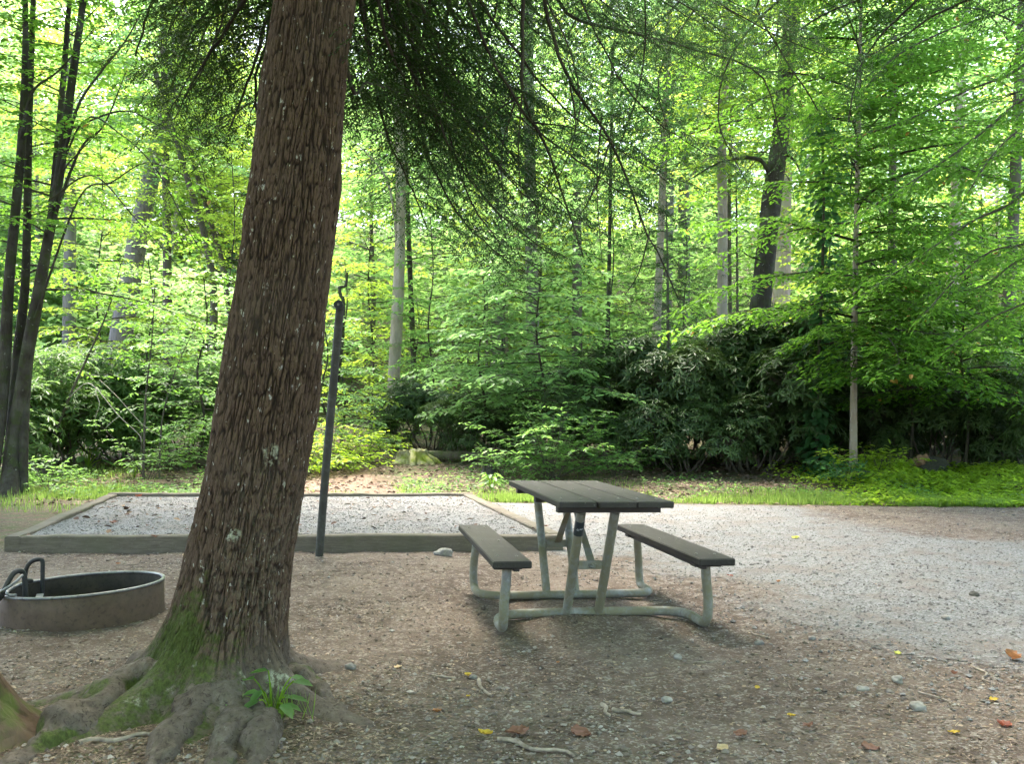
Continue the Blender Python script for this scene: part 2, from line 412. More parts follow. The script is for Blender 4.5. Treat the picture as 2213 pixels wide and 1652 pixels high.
g.build('loose_chips',M['chip'],pad,smooth=False,loc=-po)['kind']='stuff'
# needles, bark crumbs and broken leaf bits
g=Geo(); x,y=ground_pts(70000,14); x=np.concatenate([x,rng.normal(-1.55,.55,16000)]); y=np.concatenate([y,rng.normal(3.85,.35,16000)]); d=drive_mask(x,y); w=.25+.75*np.clip(.5+fbm(x*1.3,y*1.3,oct=3,seed=90),0,1)
w=np.maximum(w,1.2*np.exp(-((x+1.5)**2+(y-3.9)**2)/.9)); k=(rng.random(len(x))<w*(1-.93*d))&~on_pad(x,y); x,y=x[k],y[k]; n=len(x)
D=np.stack([*(lambda a:(np.cos(a),np.sin(a)))(rng.uniform(0,2*PI,n)),rng.normal(0,.12,n)],-1)
ln=rng.random(n)<.45; L=np.where(ln,rng.uniform(.02,.07,n),rng.uniform(.008,.026,n)); W=np.where(ln,rng.uniform(.0015,.004,n),L*rng.uniform(.3,.8,n))
leaves(g,np.stack([x,y,surf(x,y)+.004],-1),D,np.stack([rng.normal(0,.25,n),rng.normal(0,.25,n),np.ones(n)],-1),L,W,'strip')
tag(g.build('needle_litter',M['litter'],smooth=False),'brown needles, bark crumbs and leaf bits scattered on the soil','litter',kind='stuff')
# leaf litter of the wood's edge and the path
g=Geo(); n=26000; y=rng.uniform(13.5,30,n); x=rng.uniform(-.62,.62,n)*y; k=(litter_mask(x,y)>.5)&~on_pad(x,y); x,y=x[k],y[k]; n=len(x)
a=rng.uniform(0,2*PI,n); L=rng.uniform(.04,.11,n)
leaves(g,np.stack([x,y,gz(x,y)+.012],-1),np.stack([np.cos(a),np.sin(a),rng.normal(0,.2,n)],-1),np.stack([rng.normal(0,.3,n),rng.normal(0,.3,n),np.ones(n)],-1),L,L*.6,'leaf')
tag(g.build('leaf_litter',M['litter']),'dry tan leaf litter along the edge of the wood','leaf litter',kind='stuff')
#@@PART2
# ------------------------------------------------------------------ picnic table
def plank_mat():
    t=NT('dark_brown_board'); P=t.coord('Object'); n=t.noise(t.coord('Object',(1,.06,1)),60,5,.7); n2=t.noise(P,4,5,.65)
    c=t.ramp(n,[(.3,(.017,.0145,.013)),(.7,(.034,.029,.026))]); c=t.mix(t.ramp(n2,[(.42,0.),(.7,.55)]),c,(.062,.055,.048))
    c=t.mix(t.ramp(t.noise(P,55,2),[(.68,0.),(.74,.6)]),c,(.2,.19,.17))
    return t.end(t.pbr(c,t.math('ADD',t.math('MULTIPLY',n2,.35),.5),t.bump(n,.15,.003),spec=.2))
M['plank']=plank_mat()
def galv_mat(name,soil=(.17,.155,.10),lo=(.15,.155,.15),hi=(.25,.255,.25)):
    t=NT(name); P=t.coord('Object'); v=t.vor(P,38,'F1',1); vv=t.n('ShaderNodeSeparateColor',{0:v}).outputs[0]
    n=t.noise(P,7,5,.65); n2=t.noise(P,45,4)
    c=t.ramp(vv,[(0,lo),(1,hi)])
    so=t.ramp(t.math('ADD',n,t.math('MULTIPLY',n2,.3)),[(.44,0.),(.72,1.)])
    c=t.mix(so,c,soil)
    return t.end(t.pbr(c,t.math('ADD',t.math('MULTIPLY',so,.35),.42),t.bump(n2,.15,.002),metal=.12,spec=.35))
M['galv']=galv_mat('galvanised_pipe')
M['cleat']=(lambda t:t.end(t.pbr((.045,.04,.036),.7)))(NT('dark_steel_cleat'))
M['bolt']=(lambda t:t.end(t.pbr((.17,.16,.145),.55,metal=.5)))(NT('bolt_steel'))
table=thing('picnic_table','dark brown board picnic table with attached benches on galvanised pipe legs','picnic table',(TX,TY,0),TROT)
table.rotation_euler=(0,.0155,TROT)
TT=.828; BT=.475; HL=.915
def wonky_board(x0,x1,y0,y1,z0,z1,seed,nick=False):
    g=Geo(); box(g,(x0,y0,z0),(x1,y1,z1),.006); return g
boards=[]
for i in range(3):
    x0=-.365+i*.2467; r=random.Random(i)
    dy=(.0,-.012,.006)[i]
    o=wonky_board(x0,x0+.233,-HL+dy,HL+dy*.5,TT-.04,TT,i).build('tabletop_board',M['plank'],table,smooth=False); boards.append((o,x0,x0+.2365,TT))
for sx in(-1,1):
    x0,x1=sorted((sx*.527,sx*.762)); g=Geo(); box(g,(x0,-HL,BT-.045),(x1,HL,BT),.007)
    o=g.build('seat_board',M['plank'],table,smooth=False); boards.append((o,x0,x1,BT))
bolt=Geo(); 
lat=[]
for k,(rr,zz) in enumerate(((.0095,0),(.0095,.002),(.006,.0055),(0.0005,.0065))):
    lat.append([(math.cos(a)*rr,math.sin(a)*rr,zz) for a in np.arange(8)/8*2*PI])
bolt.add(np.array(lat).reshape(-1,3),[(k*8+j,k*8+(j+1)%8,(k+1)*8+(j+1)%8,(k+1)*8+j) for k in range(3) for j in range(8)])
bme=bolt.mesh('bolt')
bme.materials.append(M['bolt'])
for o,x0,x1,z in boards:
    for ly in(-.71,0,.71):
        for fx in(.25,.75): link('bolt',bme,None,o,(x0+(x1-x0)*fx,ly+.01*math.sin(ly*9+fx*7),z))
for ly in(-.71,0.,.71):
    g=Geo(); e=.33
    x=np.array([-.34,-.30,.30,.34]); zt=TT-.041; 
    box(g,(-.335,ly-.03,TT-.085),(.335,ly+.03,zt),.004); g.build('cleat',M['cleat'],table,smooth=False)
for sx in(-1,1):
    for ly in(-.715,.715):
        g=Geo(); xm=sx*.645; box(g,(xm-.09,ly-.045,BT-.075),(xm+.09,ly+.045,BT-.046),.004); g.build('cleat',M['cleat'],table,smooth=False)
    g=Geo(); xm=sx*.60; box(g,(xm-.02,-.80,BT-.082),(xm+.02,.80,BT-.0465),.004); g.build('seat_stringer',M['cleat'],table,smooth=False)
PR=.0305
for s in(-1,1):                       # the near frame, then the far one
    c=[]
    for sx in(-1,1):
        half=[(sx*.645,s*.715,BT-.05),(sx*.648,s*.717,.33),(sx*.66,s*.722,.20),(sx*.662,s*.715,.10),(sx*.66,s*.675,.035),(sx*.66,s*.58,.022),(sx*.655,s*.47,.026),(sx*.625,s*.38,.03),(sx*.54,s*.322,.032),(sx*.42,s*.308,.033),(sx*.2,s*.305,.033)]
        c.append(half)
    path=curve(c[0]+[(0,s*.305,.033)]+c[1][::-1],110)
    g=Geo(); tube(g,path,PR,14); fo=g.build('bench_frame',M['galv'],table)
    for lx in(-.17,.05):
        g=Geo(); p0=np.array([lx,s*.31,.02]);p1=np.array([lx-.005,s*.70,TT-.086])
        tube(g,[p0,p0*.7+p1*.3,p0*.3+p1*.7,p1],PR,16); lo=g.build('leg',M['galv'],table)
        if s==-1 and lx<0:
            d=norm(p1-p0); g=Geo(); b0=p0+(p1-p0)*.80;b1=p0+(p1-p0)*.93; tube(g,[b0,(b0+b1)/2,b1],PR+.0012,16,False)
            st=g.build('sticker',(lambda t:t.end(t.pbr((.025,.03,.032),.5)))(NT('dark_sticker')),lo)
            g=Geo(); m=(b0+b1)/2
            def onleg(u,w):  # u across, w up, on the face turned to the camera
                a=-PI/2+u/PR; ax=np.array([math.cos(a),math.sin(a),0]); n_=ax-d*ax.dot(d); return m+norm(n_)*(PR+.0022)+d*w
            def patch(poly):
                g.add([onleg(*p) for p in poly],[tuple(range(len(poly)))])
            for k in range(12):
                a0,a1=k/12*2*PI,(k+1)/12*2*PI
                patch([(-.013+.006*math.cos(a0),-.004+.006*math.sin(a0)),(-.013+.006*math.cos(a1),-.004+.006*math.sin(a1)),(-.013+.0042*math.cos(a1),-.004+.0042*math.sin(a1)),(-.013+.0042*math.cos(a0),-.004+.0042*math.sin(a0))])
            patch([(-.0145,.002),(-.0115,.002),(-.013,.0085)])
            for k,(w0,w1) in enumerate(((-.004,.006),(-.004,.006),(-.004,.006),(-.004,.006),(-.004,.006))):
                u0=-.003+k*.0045; patch([(u0,w0),(u0+.0012,w0),(u0+.0012,w1),(u0,w1)]); patch([(u0,w1-.002*(k%2+1)),(u0+.0035,w1-.002*(k%2+1)),(u0+.0035,w1),(u0,w1)])
            g.build('sticker_mark',(lambda t:t.end(t.pbr((.55,.56,.56),.5)))(NT('pale_print')),st,smooth=False)
    g=Geo(); t_=.5; ly=s*(.31+.39*t_); z=.02+(TT-.106)*t_
    box(g,(-.14,ly-.005,z-.028),(.02,ly+.005,z+.028),.002); g.build('crossbar',M['galv'],table,smooth=False)
    g=Geo(); e0=np.array([-.05,ly+s*.009,z+.0]); e1=np.array([-.062,s*.03,TT-.088]); w0,w1=.026,.016
    dd=norm(e1-e0); nx=np.array([1.,0,0]); nn=np.cross(dd,nx)*.004
    V=[]
    for k in range(8):
        a=PI+k/7*PI; V.append(e0+nx*math.cos(a)*w0+dd*math.sin(a)*w0)
    V+= [e1+nx*w1,e1-nx*w1]; V=np.array(V); n=len(V)
    g.add(np.vstack([V+nn,V-nn]),[(i,(i+1)%n,n+(i+1)%n,n+i) for i in range(n)]); g.f.append(np.array([list(range(n))])); g.f.append(np.array([list(range(n,2*n))]))
    br=g.build('brace',M['galv'],table,smooth=False)
    b=link('bolt',bme,None,br,e0+np.array([0,s*.006,0])); b.rotation_euler=(PI/2 if s<0 else -PI/2,0,0)
# ------------------------------------------------------------------ fire ring
def rust_mat(name,a,b,c,metal=.3,rough=.7):
    t=NT(name); P=t.coord('Object'); n=t.noise(P,6,6,.65); n2=t.noise(P,40,4)
    col=t.ramp(n,[(.3,a),(.7,b)]); col=t.mix(t.ramp(n2,[(.52,0.),(.7,.7)]),col,c)
    return t.end(t.pbr(col,rough,t.bump(n2,.3,.003),metal=metal))
M['ring']=rust_mat('fire_ring_steel',(.070,.046,.033),(.125,.086,.062),(.05,.036,.028))
M['rim']=rust_mat('worn_rim_steel',(.10,.10,.10),(.25,.25,.25),(.05,.045,.04),.6,.42)
M['iron']=rust_mat('black_iron',(.018,.018,.019),(.035,.034,.034),(.05,.042,.036),.3,.55)
M['ash']=(lambda t:t.end(t.pbr(t.ramp(t.noise(t.coord('Object'),14,5,.7),[(.35,(.03,.028,.026)),(.65,(.14,.13,.125))]),.95)))(NT('ash'))
fp=at(184,1270,6.2); RR=.505
ring=thing('fire_ring','rusty round steel fire ring with a swing grate left of the big trunk','fire ring',(fp[0],6.2,g1(fp[0],6.2)-.02))
ring.rotation_euler=(-.01,-.038,.0)
def lathe(prof,n=96,jit=0):
    g=Geo(); a=np.arange(n)/n*2*PI; p=np.array(prof); m=len(p)
    V=np.stack([np.cos(a)[None]*p[:,0:1],np.sin(a)[None]*p[:,0:1],np.repeat(p[:,1:2],n,1)],-1)
    i=np.arange(m-1)[:,None]*n;j=np.arange(n)[None];k=(j+1)%n
    g.add(V.reshape(-1,3),np.stack([i+j,i+k,i+n+k,i+n+j],-1).reshape(-1,4)); return g
lathe([(RR-.002,-.06),(RR,.10),(RR+.001,.2),(RR-.004,.203)]).build('ring_wall',M['ring'],ring)
lathe([(RR-.0045,.203),(RR-.007,.2),(RR-.006,.1),(RR-.008,-.05)]).build('sooty_inner_wall',rust_mat('sooty_steel',(.022,.019,.017),(.06,.045,.036),(.012,.011,.010),.2,.8),ring)
pr=[(RR-.004+.013*math.cos(t),.208+.010*math.sin(t)) for t in np.linspace(-PI/2,1.5*PI,12)]
lathe(pr).build('rim',M['rim'],ring)
g=Geo(); gx=np.linspace(-1,1,40); X2,Y2=np.meshgrid(gx,gx); rr=np.sqrt(X2**2+Y2**2)
Xd=X2*np.sqrt(1-Y2**2/2)*(RR-.012); Yd=Y2*np.sqrt(1-X2**2/2)*(RR-.012)
g,_=grid_mesh(Xd,Yd,.03+.03*fbm(Xd*5,Yd*5,oct=4,seed=55)); g.build('ash_bed',M['ash'],ring)
def loc6(xd,yd,Y): return at(xd,yd,Y)-np.array(ring.location)
g=Geo(); tube(g,curve([loc6(57,1290,6.42),loc6(56,1255,6.42),loc6(60,1224,6.42),loc6(72,1209,6.42),loc6(88,1205,6.42),loc6(95,1209,6.42),loc6(95,1230,6.42),loc6(92,1290,6.42)],40),.015,8); g.build('grate_arch',M['iron'],ring)
g=Geo(); c=loc6(82,1288,6.35); 
q=np.array([loc6(73,1297,6.18),loc6(88,1297,6.18),loc6(96,1279,6.4),loc6(81,1279,6.4)]); g.add(np.vstack([q,q-[0,0,.012]]),[(0,1,2,3),(7,6,5,4),(0,4,5,1),(1,5,6,2),(2,6,7,3),(3,7,4,0)])
g.build('hinge_plate',(lambda t:t.end(t.pbr((.30,.31,.31),.45,metal=.5)))(NT('pale_plate')),ring,smooth=False)
g=Geo(); tube(g,curve([loc6(57,1297,5.98),loc6(57,1262,5.98),loc6(55,1240,5.98),loc6(46,1232,5.95),loc6(33,1238,5.9),loc6(20,1258,5.85),loc6(8,1280,5.8),loc6(-14,1300,5.75)],50),.017,8)
g.build('grate_handle',M['iron'],ring)
g=Geo(); tube(g,curve([loc6(-20,1302,5.72),loc6(0,1282,5.76),loc6(18,1270,5.8),loc6(36,1257,5.85),loc6(52,1242,5.92)],30),.009,8); tube(g,curve([loc6(38,1287,5.72),loc6(24,1287,5.72),loc6(18,1281,5.72),loc6(24,1274,5.78),loc6(45,1262,5.86)],24),.010,8)
g.build('grate_lever',M['rim'],ring)
g=Geo(); tube(g,[loc6(56,1253,6.0),loc6(63,1253,6.05),loc6(70,1253,6.1)],.016,10); g.build('hinge_pin',M['iron'],ring)
# spring grip on the handle: a coil
g=Geo(); p0,p1=loc6(-30,1318,5.7),loc6(6,1281,5.8); d=norm(p1-p0); a1=norm(np.cross(d,[0,0,1.])); a2=np.cross(d,a1); u=np.linspace(0,1,120)
tube(g,p0+(p1-p0)*u[:,None]+.024*(np.cos(u*13*2*PI)[:,None]*a1+np.sin(u*13*2*PI)[:,None]*a2),.006,6); g.build('spring_grip',M['iron'],ring)
g=Geo(); u=np.linspace(0,1,14); b=at(196,1290,6.05); pth=np.stack([b[0]-.05+u*.16,b[1]+u*.1,b[2]-.055+.012*np.sin(u*5)],-1)
tube(g,pth,.036*(1-.5*np.abs(u-.4)),9); o=g.build('charred_log',M['ash']); tag(o,'grey charred piece of log lying in the ash of the fire ring','firewood')
# ------------------------------------------------------------------ lantern pole
b=gnd(688,1201); tp=at(735,663,8.3)
pole=thing('lantern_pole','tall dark grey metal pole leaning right beside the big trunk','pole',b)
g=Geo(); d=tp-b; tube(g,[np.array([0,0,-.12]),d*.33,d*.66,d*.97,d],.0385,18); po_=g.build('pole_shaft',galv_mat('dark_galvanised_pole',(.05,.048,.041),(.04,.041,.038),(.085,.086,.08)),pole)
g=Geo(); q=d+np.array([0,.03,-.005]); e=np.array([.0,-.12,.012]); tube(g,[q-[0,.01,0],q+e*.5,q+e],.041,20); g.build('pole_cap',M['iron'],pole)
g=Geo(); q2=q+e; tube(g,[q2,q2+[0,-.004,0]],.012,10); g.build('cap_hole',M['bolt'],pole)
mm=M['iron']
# ------------------------------------------------------------------ the big hemlock trunk
def trunk_mat():
    t=NT('hemlock_bark'); P=t.coord('Object'); h=t.attr('ridge'); ms=t.attr('moss'); lc=t.attr('lichen'); rt=t.attr('rootness')
    n=t.noise(P,24,6,.7); n2=t.noise(P,3.2,4); n3=t.noise(t.coord('Object',(1,1,.35)),70,4,.7)
    c=t.ramp(t.math('ADD',t.math('MULTIPLY',h,.6),t.math('MULTIPLY',n3,.5)),[(.25,(.011,.0065,.004)),(.55,(.044,.0265,.018)),(.9,(.110,.070,.048))])
    c=t.mix(t.ramp(n2,[(.45,0.),(.75,.35)]),c,(.095,.071,.056))
    fl=t.math('MULTIPLY',t.ramp(t.noise(t.coord('Object',(1,1,.55)),34,3),[(.64,0.),(.68,1.)]),t.ramp(h,[(.45,0.),(.7,.8)]))
    c=t.mix(fl,c,(.36,.335,.30))
    ck=t.ramp(t.noise(P,36,6,.7,1.2),[(.36,0.),(.46,1.)]); rc=t.mix(ck,(.035,.025,.019),t.ramp(n,[(.3,(.060,.045,.035)),(.7,(.150,.122,.100))])); c=t.mix(rt,c,rc)
    lm=t.math('MULTIPLY',lc,t.ramp(t.noise(P,34,4,.7),[(.46,0.),(.62,1.)])); c=t.mix(lm,c,t.mix(n3,(.20,.20,.13),(.46,.45,.36)))
    mm=t.ramp(t.math('ADD',ms,t.math('MULTIPLY',t.math('SUBTRACT',t.noise(P,18,5,.7),.5),1.3)),[(.42,0.),(.66,.92)])
    c=t.mix(mm,c,t.ramp(n3,[(.3,(.020,.028,.006)),(.75,(.085,.105,.024))]))
    return t.end(t.pbr(c,.9,t.bump(t.math('ADD',n3,t.math('MULTIPLY',n,.6)),.5,.01),spec=.18))
M['trunk']=trunk_mat()
base=np.array([-1.44,4.45,g1(-1.44,4.45)])
hem=thing('hemlock_tree','large brown barked hemlock with mossy root flare standing between fire ring and table','tree',base)
pc=np.array([(0.,-1.43,.30),(.34,-1.352,.254),(.90,-1.247,.232),(1.35,-1.176,.231),(2.37,-1.052,.214),(3.38,-.955,.188),(5,-.80,.17),(9,-.5,.13),(14,-.3,.06)])
pc[1:,0]-=.05; pc[1:,1]-=.028
def trunk_at(z):
    return np.interp(z,pc[:,0],pc[:,1]),np.interp(z,pc[:,0],pc[:,2])
from math import atan2
ROOT=[(-.53,-.84,1.05,.34),(.04,-.95,.75,.30),(.42,-.85,.7,.34),(.80,-.40,.8,.30),(-.9,-.15,.8,.4),(-.3,.9,.8,.4),(.6,.7,.7,.4)]
zz=np.concatenate([np.linspace(-.4,3.9,680),np.linspace(4.0,14,40)]); na=760
th=np.arange(na)/na*2*PI; ZZ,TH=np.meshgrid(zz,th,indexing='ij')
zs=np.linspace(-.3,14.2,300)
# smoothed axis
cx=np.interp(zz,zs,np.convolve(np.pad(np.interp(zs,pc[:,0],pc[:,1]),4,'edge'),np.ones(9)/9,'valid')); cr=np.interp(zz,zs,np.convolve(np.pad(np.interp(zs,pc[:,0],pc[:,2]),2,'edge'),np.ones(5)/5,'valid'))
R=cr[:,None]*(1+.03*np.sin(TH*2+1+ZZ*.6)+.02*np.sin(TH*3+ZZ))
for dx,dy,a,w in ROOT:
    k=atan2(dy,dx); dth=np.abs((TH-k+PI)%(2*PI)-PI)
    R=R+a*.46*np.exp(-(dth/(w*.72))**2)*np.exp(-np.clip(ZZ,-.05,9)/.105)+.02*np.exp(-(dth/(w*1.2))**2)*np.exp(-np.clip(ZZ,0,9)/.3)
cxx,cyy=np.cos(TH),np.sin(TH)
# furrowed bark plates: long narrow ridges that fork and join
warp=.10*fbm(cxx*2.2,cyy*2.2,ZZ*2.0,3,seed=61)
nx,ny,nz=cxx*14+warp,cyy*14+warp,ZZ*13
r1=1-np.abs(vn(nx*1.25,ny*1.25,nz*.62,seed=62)); r2=1-np.abs(vn(nx*2.6,ny*2.6,nz*1.5,seed=63)); r3=fbm(nx*5,ny*5,nz*4.,3,seed=64)
fur=np.minimum(sstep(.02,.28,np.abs(vn(nx*1.5,ny*1.5,nz*.85,seed=62))),sstep(.0,.22,np.abs(vn(nx*2.4,ny*2.4,nz*2.1,seed=66))+.06))
ridge=np.clip(.75*fur+.18*r3+.12,0,1)
smooth_root=sstep(.32,.08,ZZ-.06*fbm(cxx*3,cyy*3,ZZ*3,3,seed=71))
R=R+(ridge-.5)*.0115*(1-.75*smooth_root)*np.clip(cr[:,None]/.2,.3,1.3)+.012*fbm(cxx*3,cyy*3,ZZ*3,3,seed=65)*(1+2*smooth_root)
VX=cx[:,None]+R*cxx-base[0]; VY=R*cyy*1.0; VZ=ZZ+0*R
g=Geo(); n0=len(zz); i=np.arange(n0-1)[:,None]*na;j=np.arange(na)[None];k=(j+1)%na
g.add(np.stack([VX,VY,VZ],-1).reshape(-1,3),np.stack([i+j,i+k,i+na+k,i+na+j],-1).reshape(-1,4))
tk=g.build('trunk',M['trunk'],hem)
moss=.66*sstep(.80,.05,ZZ+.25*fbm(cxx*1.6,cyy*1.6,ZZ*1.2,3,seed=81))*np.clip(.5+.75*np.cos(TH-(-1.9)),0,1)*(1-.35*smooth_root)+.18*sstep(2.2,.3,ZZ)*np.clip(np.cos(TH-(-2.3)),0,1)
put_attr(tk,'ridge',ridge.ravel()); put_attr(tk,'moss',moss.ravel()); put_attr(tk,'rootness',(.8*smooth_root).ravel())
# pale lichen: specks up the right-hand side, two crusts on the root flare
lich=.13*np.clip(np.cos(TH-(-.9)),0,1)**2*sstep(1.3,.7,ZZ)*sstep(.15,.4,ZZ)
wx,wy,wz=VX+base[0],VY+base[1],VZ+base[2]
def crust(p,r,sq=1.):
    global lich
    d=np.sqrt((wx-p[0])**2+(wy-p[1])**2+((wz-p[2])*sq)**2); lich=np.maximum(lich,1.15*sstep(r,r*.5,d+.03*fbm(wx*20,wy*20,wz*20,2,seed=5)))
crust(at(355,1505,4.12),.09,1.3); crust(at(300,1520,4.02),.06,1.3); crust(at(590,1480,4.15),.12,1.3); crust(at(545,1465,4.15),.07); crust(at(520,1560,4.0),.035,.5)
for xd,yd in((590,985),(633,1045),(600,1020),(598,1110),(505,1165),(580,1170)): 
    p=at(xd,yd,4.24); crust(p,.035,.6)
put_attr(tk,'lichen',np.clip(lich,0,1).ravel())
def root(px,r0,r1,seed,mossy=.3,up=.0):
    p=np.array([[q[0],q[1],g1(q[0],q[1])+q[2]] for q in px]); p=curve(p,150); n=len(p); g=Geo()
    u=np.linspace(0,1,n); rr=(r0+(r1-r0)*u**.8)*(1+.28*fbm(u*7+seed*3,u*0+seed,oct=3,seed=seed))
    p[:,0]+=.02*vn(u*5,u*0+seed,seed=seed); p[:,2]-=.012; tube(g,p-base,rr,44)
    v=g.v[0]; an=np.tile(np.arange(44)/44*2*PI,len(p)); uu=np.repeat(u,44); d=.026*fbm(v[:,0]*7,v[:,1]*7,v[:,2]*7,6,seed=seed)-.008*sstep(.22,.0,np.abs(vn(np.cos(an)*2.6+uu*1.5,np.sin(an)*2.6,uu*5,seed=seed+3))); n_=len(p)*44; c=np.repeat(p-base,44,0); v+= (norm(v-c)*d[:,None]).astype(np.float32)
    o=g.build('root',M['trunk'],hem); m=len(o.data.vertices); co=np.concatenate(g.v)
    put_attr(o,'ridge',np.clip(.5+.5*fbm(co[:,0]*14,co[:,1]*14,co[:,2]*14,3,seed=seed+4),0,1)); put_attr(o,'rootness',np.full(m,.8)); put_attr(o,'moss',mossy*np.clip(.3+1.2*fbm(co[:,0]*4,co[:,1]*4,co[:,2]*4,3,seed=seed+1),0,1)); put_attr(o,'lichen',np.clip(.2*fbm(co[:,0]*5,co[:,1]*5,co[:,2]*5,2,seed=seed+2),0,1))
def R_(xd,yd,dz): p=gnd(xd,yd); return (p[0],p[1],dz)
root([(-1.53,4.28,.03),R_(300,1505,.04),R_(215,1548,.02),R_(120,1595,.005),R_(50,1640,-.01),R_(-40,1690,-.03)],.13,.066,11,.9)
root([(-1.45,4.22,.03),R_(440,1540,.04),R_(385,1590,.012),R_(335,1650,-.01),R_(310,1700,-.04)],.10,.06,12,.45)
root([(-1.34,4.2,.03),R_(505,1560,.05),R_(500,1600,.015),R_(470,1650,-.005),R_(440,1710,-.04)],.10,.065,13,.5)
root([(-1.25,4.22,.02),R_(560,1575,.03),R_(545,1640,-.01),R_(560,1690,-.06)],.085,.07,14,.3)
root([(-1.18,4.34,.03),R_(640,1500,.04),R_(700,1530,.0),R_(752,1556,-.03),R_(790,1570,-.06)],.11,.03,15,.8)
root([(-1.58,4.40,.03),R_(300,1465,.03),R_(240,1485,-.0),R_(170,1500,-.04)],.12,.05,16,.5)
# ------------------------------------------------------------------ mossy stump at the left edge
sp=np.array([-2.52,3.78]); sb=thing('mossy_stump','reddish mossy old stump at the left edge beside the long root','stump',(sp[0],sp[1],g1(*sp)))
zz=np.linspace(-.1,.62,70); na=160; th=np.arange(na)/na*2*PI; ZZ,TH=np.meshgrid(zz,th,indexing='ij'); cxx,cyy=np.cos(TH),np.sin(TH)
R=.28+.28*np.exp(-np.clip(ZZ,-.1,1)/.20)*(1+.22*np.cos(TH*3-1.2))+.03*fbm(cxx*4,cyy*4,ZZ*1.5,4,seed=91)+.02*fbm(cxx*12,cyy*12,ZZ*3,3,seed=92)
top=.45+.17*fbm(cxx*2,cyy*2,oct=3,seed=93); ZZ2=np.minimum(ZZ,top)
g=Geo(); i=np.arange(69)[:,None]*na;j=np.arange(na)[None];k=(j+1)%na
V=np.stack([R*cxx,R*cyy,ZZ2],-1).reshape(-1,3); g.add(V,np.stack([i+j,i+k,i+na+k,i+na+j],-1).reshape(-1,4))
o_=69*na; nv=len(V); g.add(np.vstack([V[o_:],[[0,0,.4]]]),[(x,(x+1)%na,na) for x in range(na)])
o=g.build('stump_wood',bark_mat('stump_bark',(.06,.036,.025),(.14,.088,.060),(.11,.085,.055),.8,moss=(.07,.09,.02)),sb)
# ------------------------------------------------------------------ separate small things on the ground
def flat_leaf(seed,L,W,curl,lobes=0):
    r=np.random.default_rng(seed); n=9; t=np.linspace(0,1,n); w=W*np.sin(PI*np.clip(t,0,1)**.8)*.5+.0008
    if lobes: w=w*(1+.45*np.abs(np.sin(t*lobes*PI)))
    c=np.linspace(-1,1,7); X=(t-.5)[:,None]*L+0*c[None]; Y=c[None]*w[:,None]
    Z=curl*(.35*(t-.5)[:,None]**2*4*L+ (c[None]**2)*w[:,None]*.9)+.004*r.normal(0,1,X.shape)*(L/.08)+.003+.1*L*curl*np.sin(c[None]*3+t[:,None]*6)*.3
    g,_=grid_mesh(X,Y,Z-Z.min()+.001); return g
def leafcol(name,c): 
    t=NT(name); n=t.noise(t.coord('Object'),60,4); return t.end(t.n('ShaderNodeMixShader',{0:.25,1:t.pbr(t.mix(n,[x*.6 for x in c],c),.6),2:t.n('ShaderNodeBsdfTranslucent',{'Color':(*c,1)}).outputs[0]}).outputs[0])
LC={'yellow':leafcol('yellow_leaf',(.62,.42,.05)),'orange':leafcol('orange_leaf',(.38,.17,.07)),'brown':leafcol('brown_leaf',(.24,.115,.075)),'tan':leafcol('tan_leaf',(.62,.45,.26)),'red':leafcol('red_leaf',(.30,.085,.05)),'lime':leafcol('lime_leaf',(.60,.60,.12))}
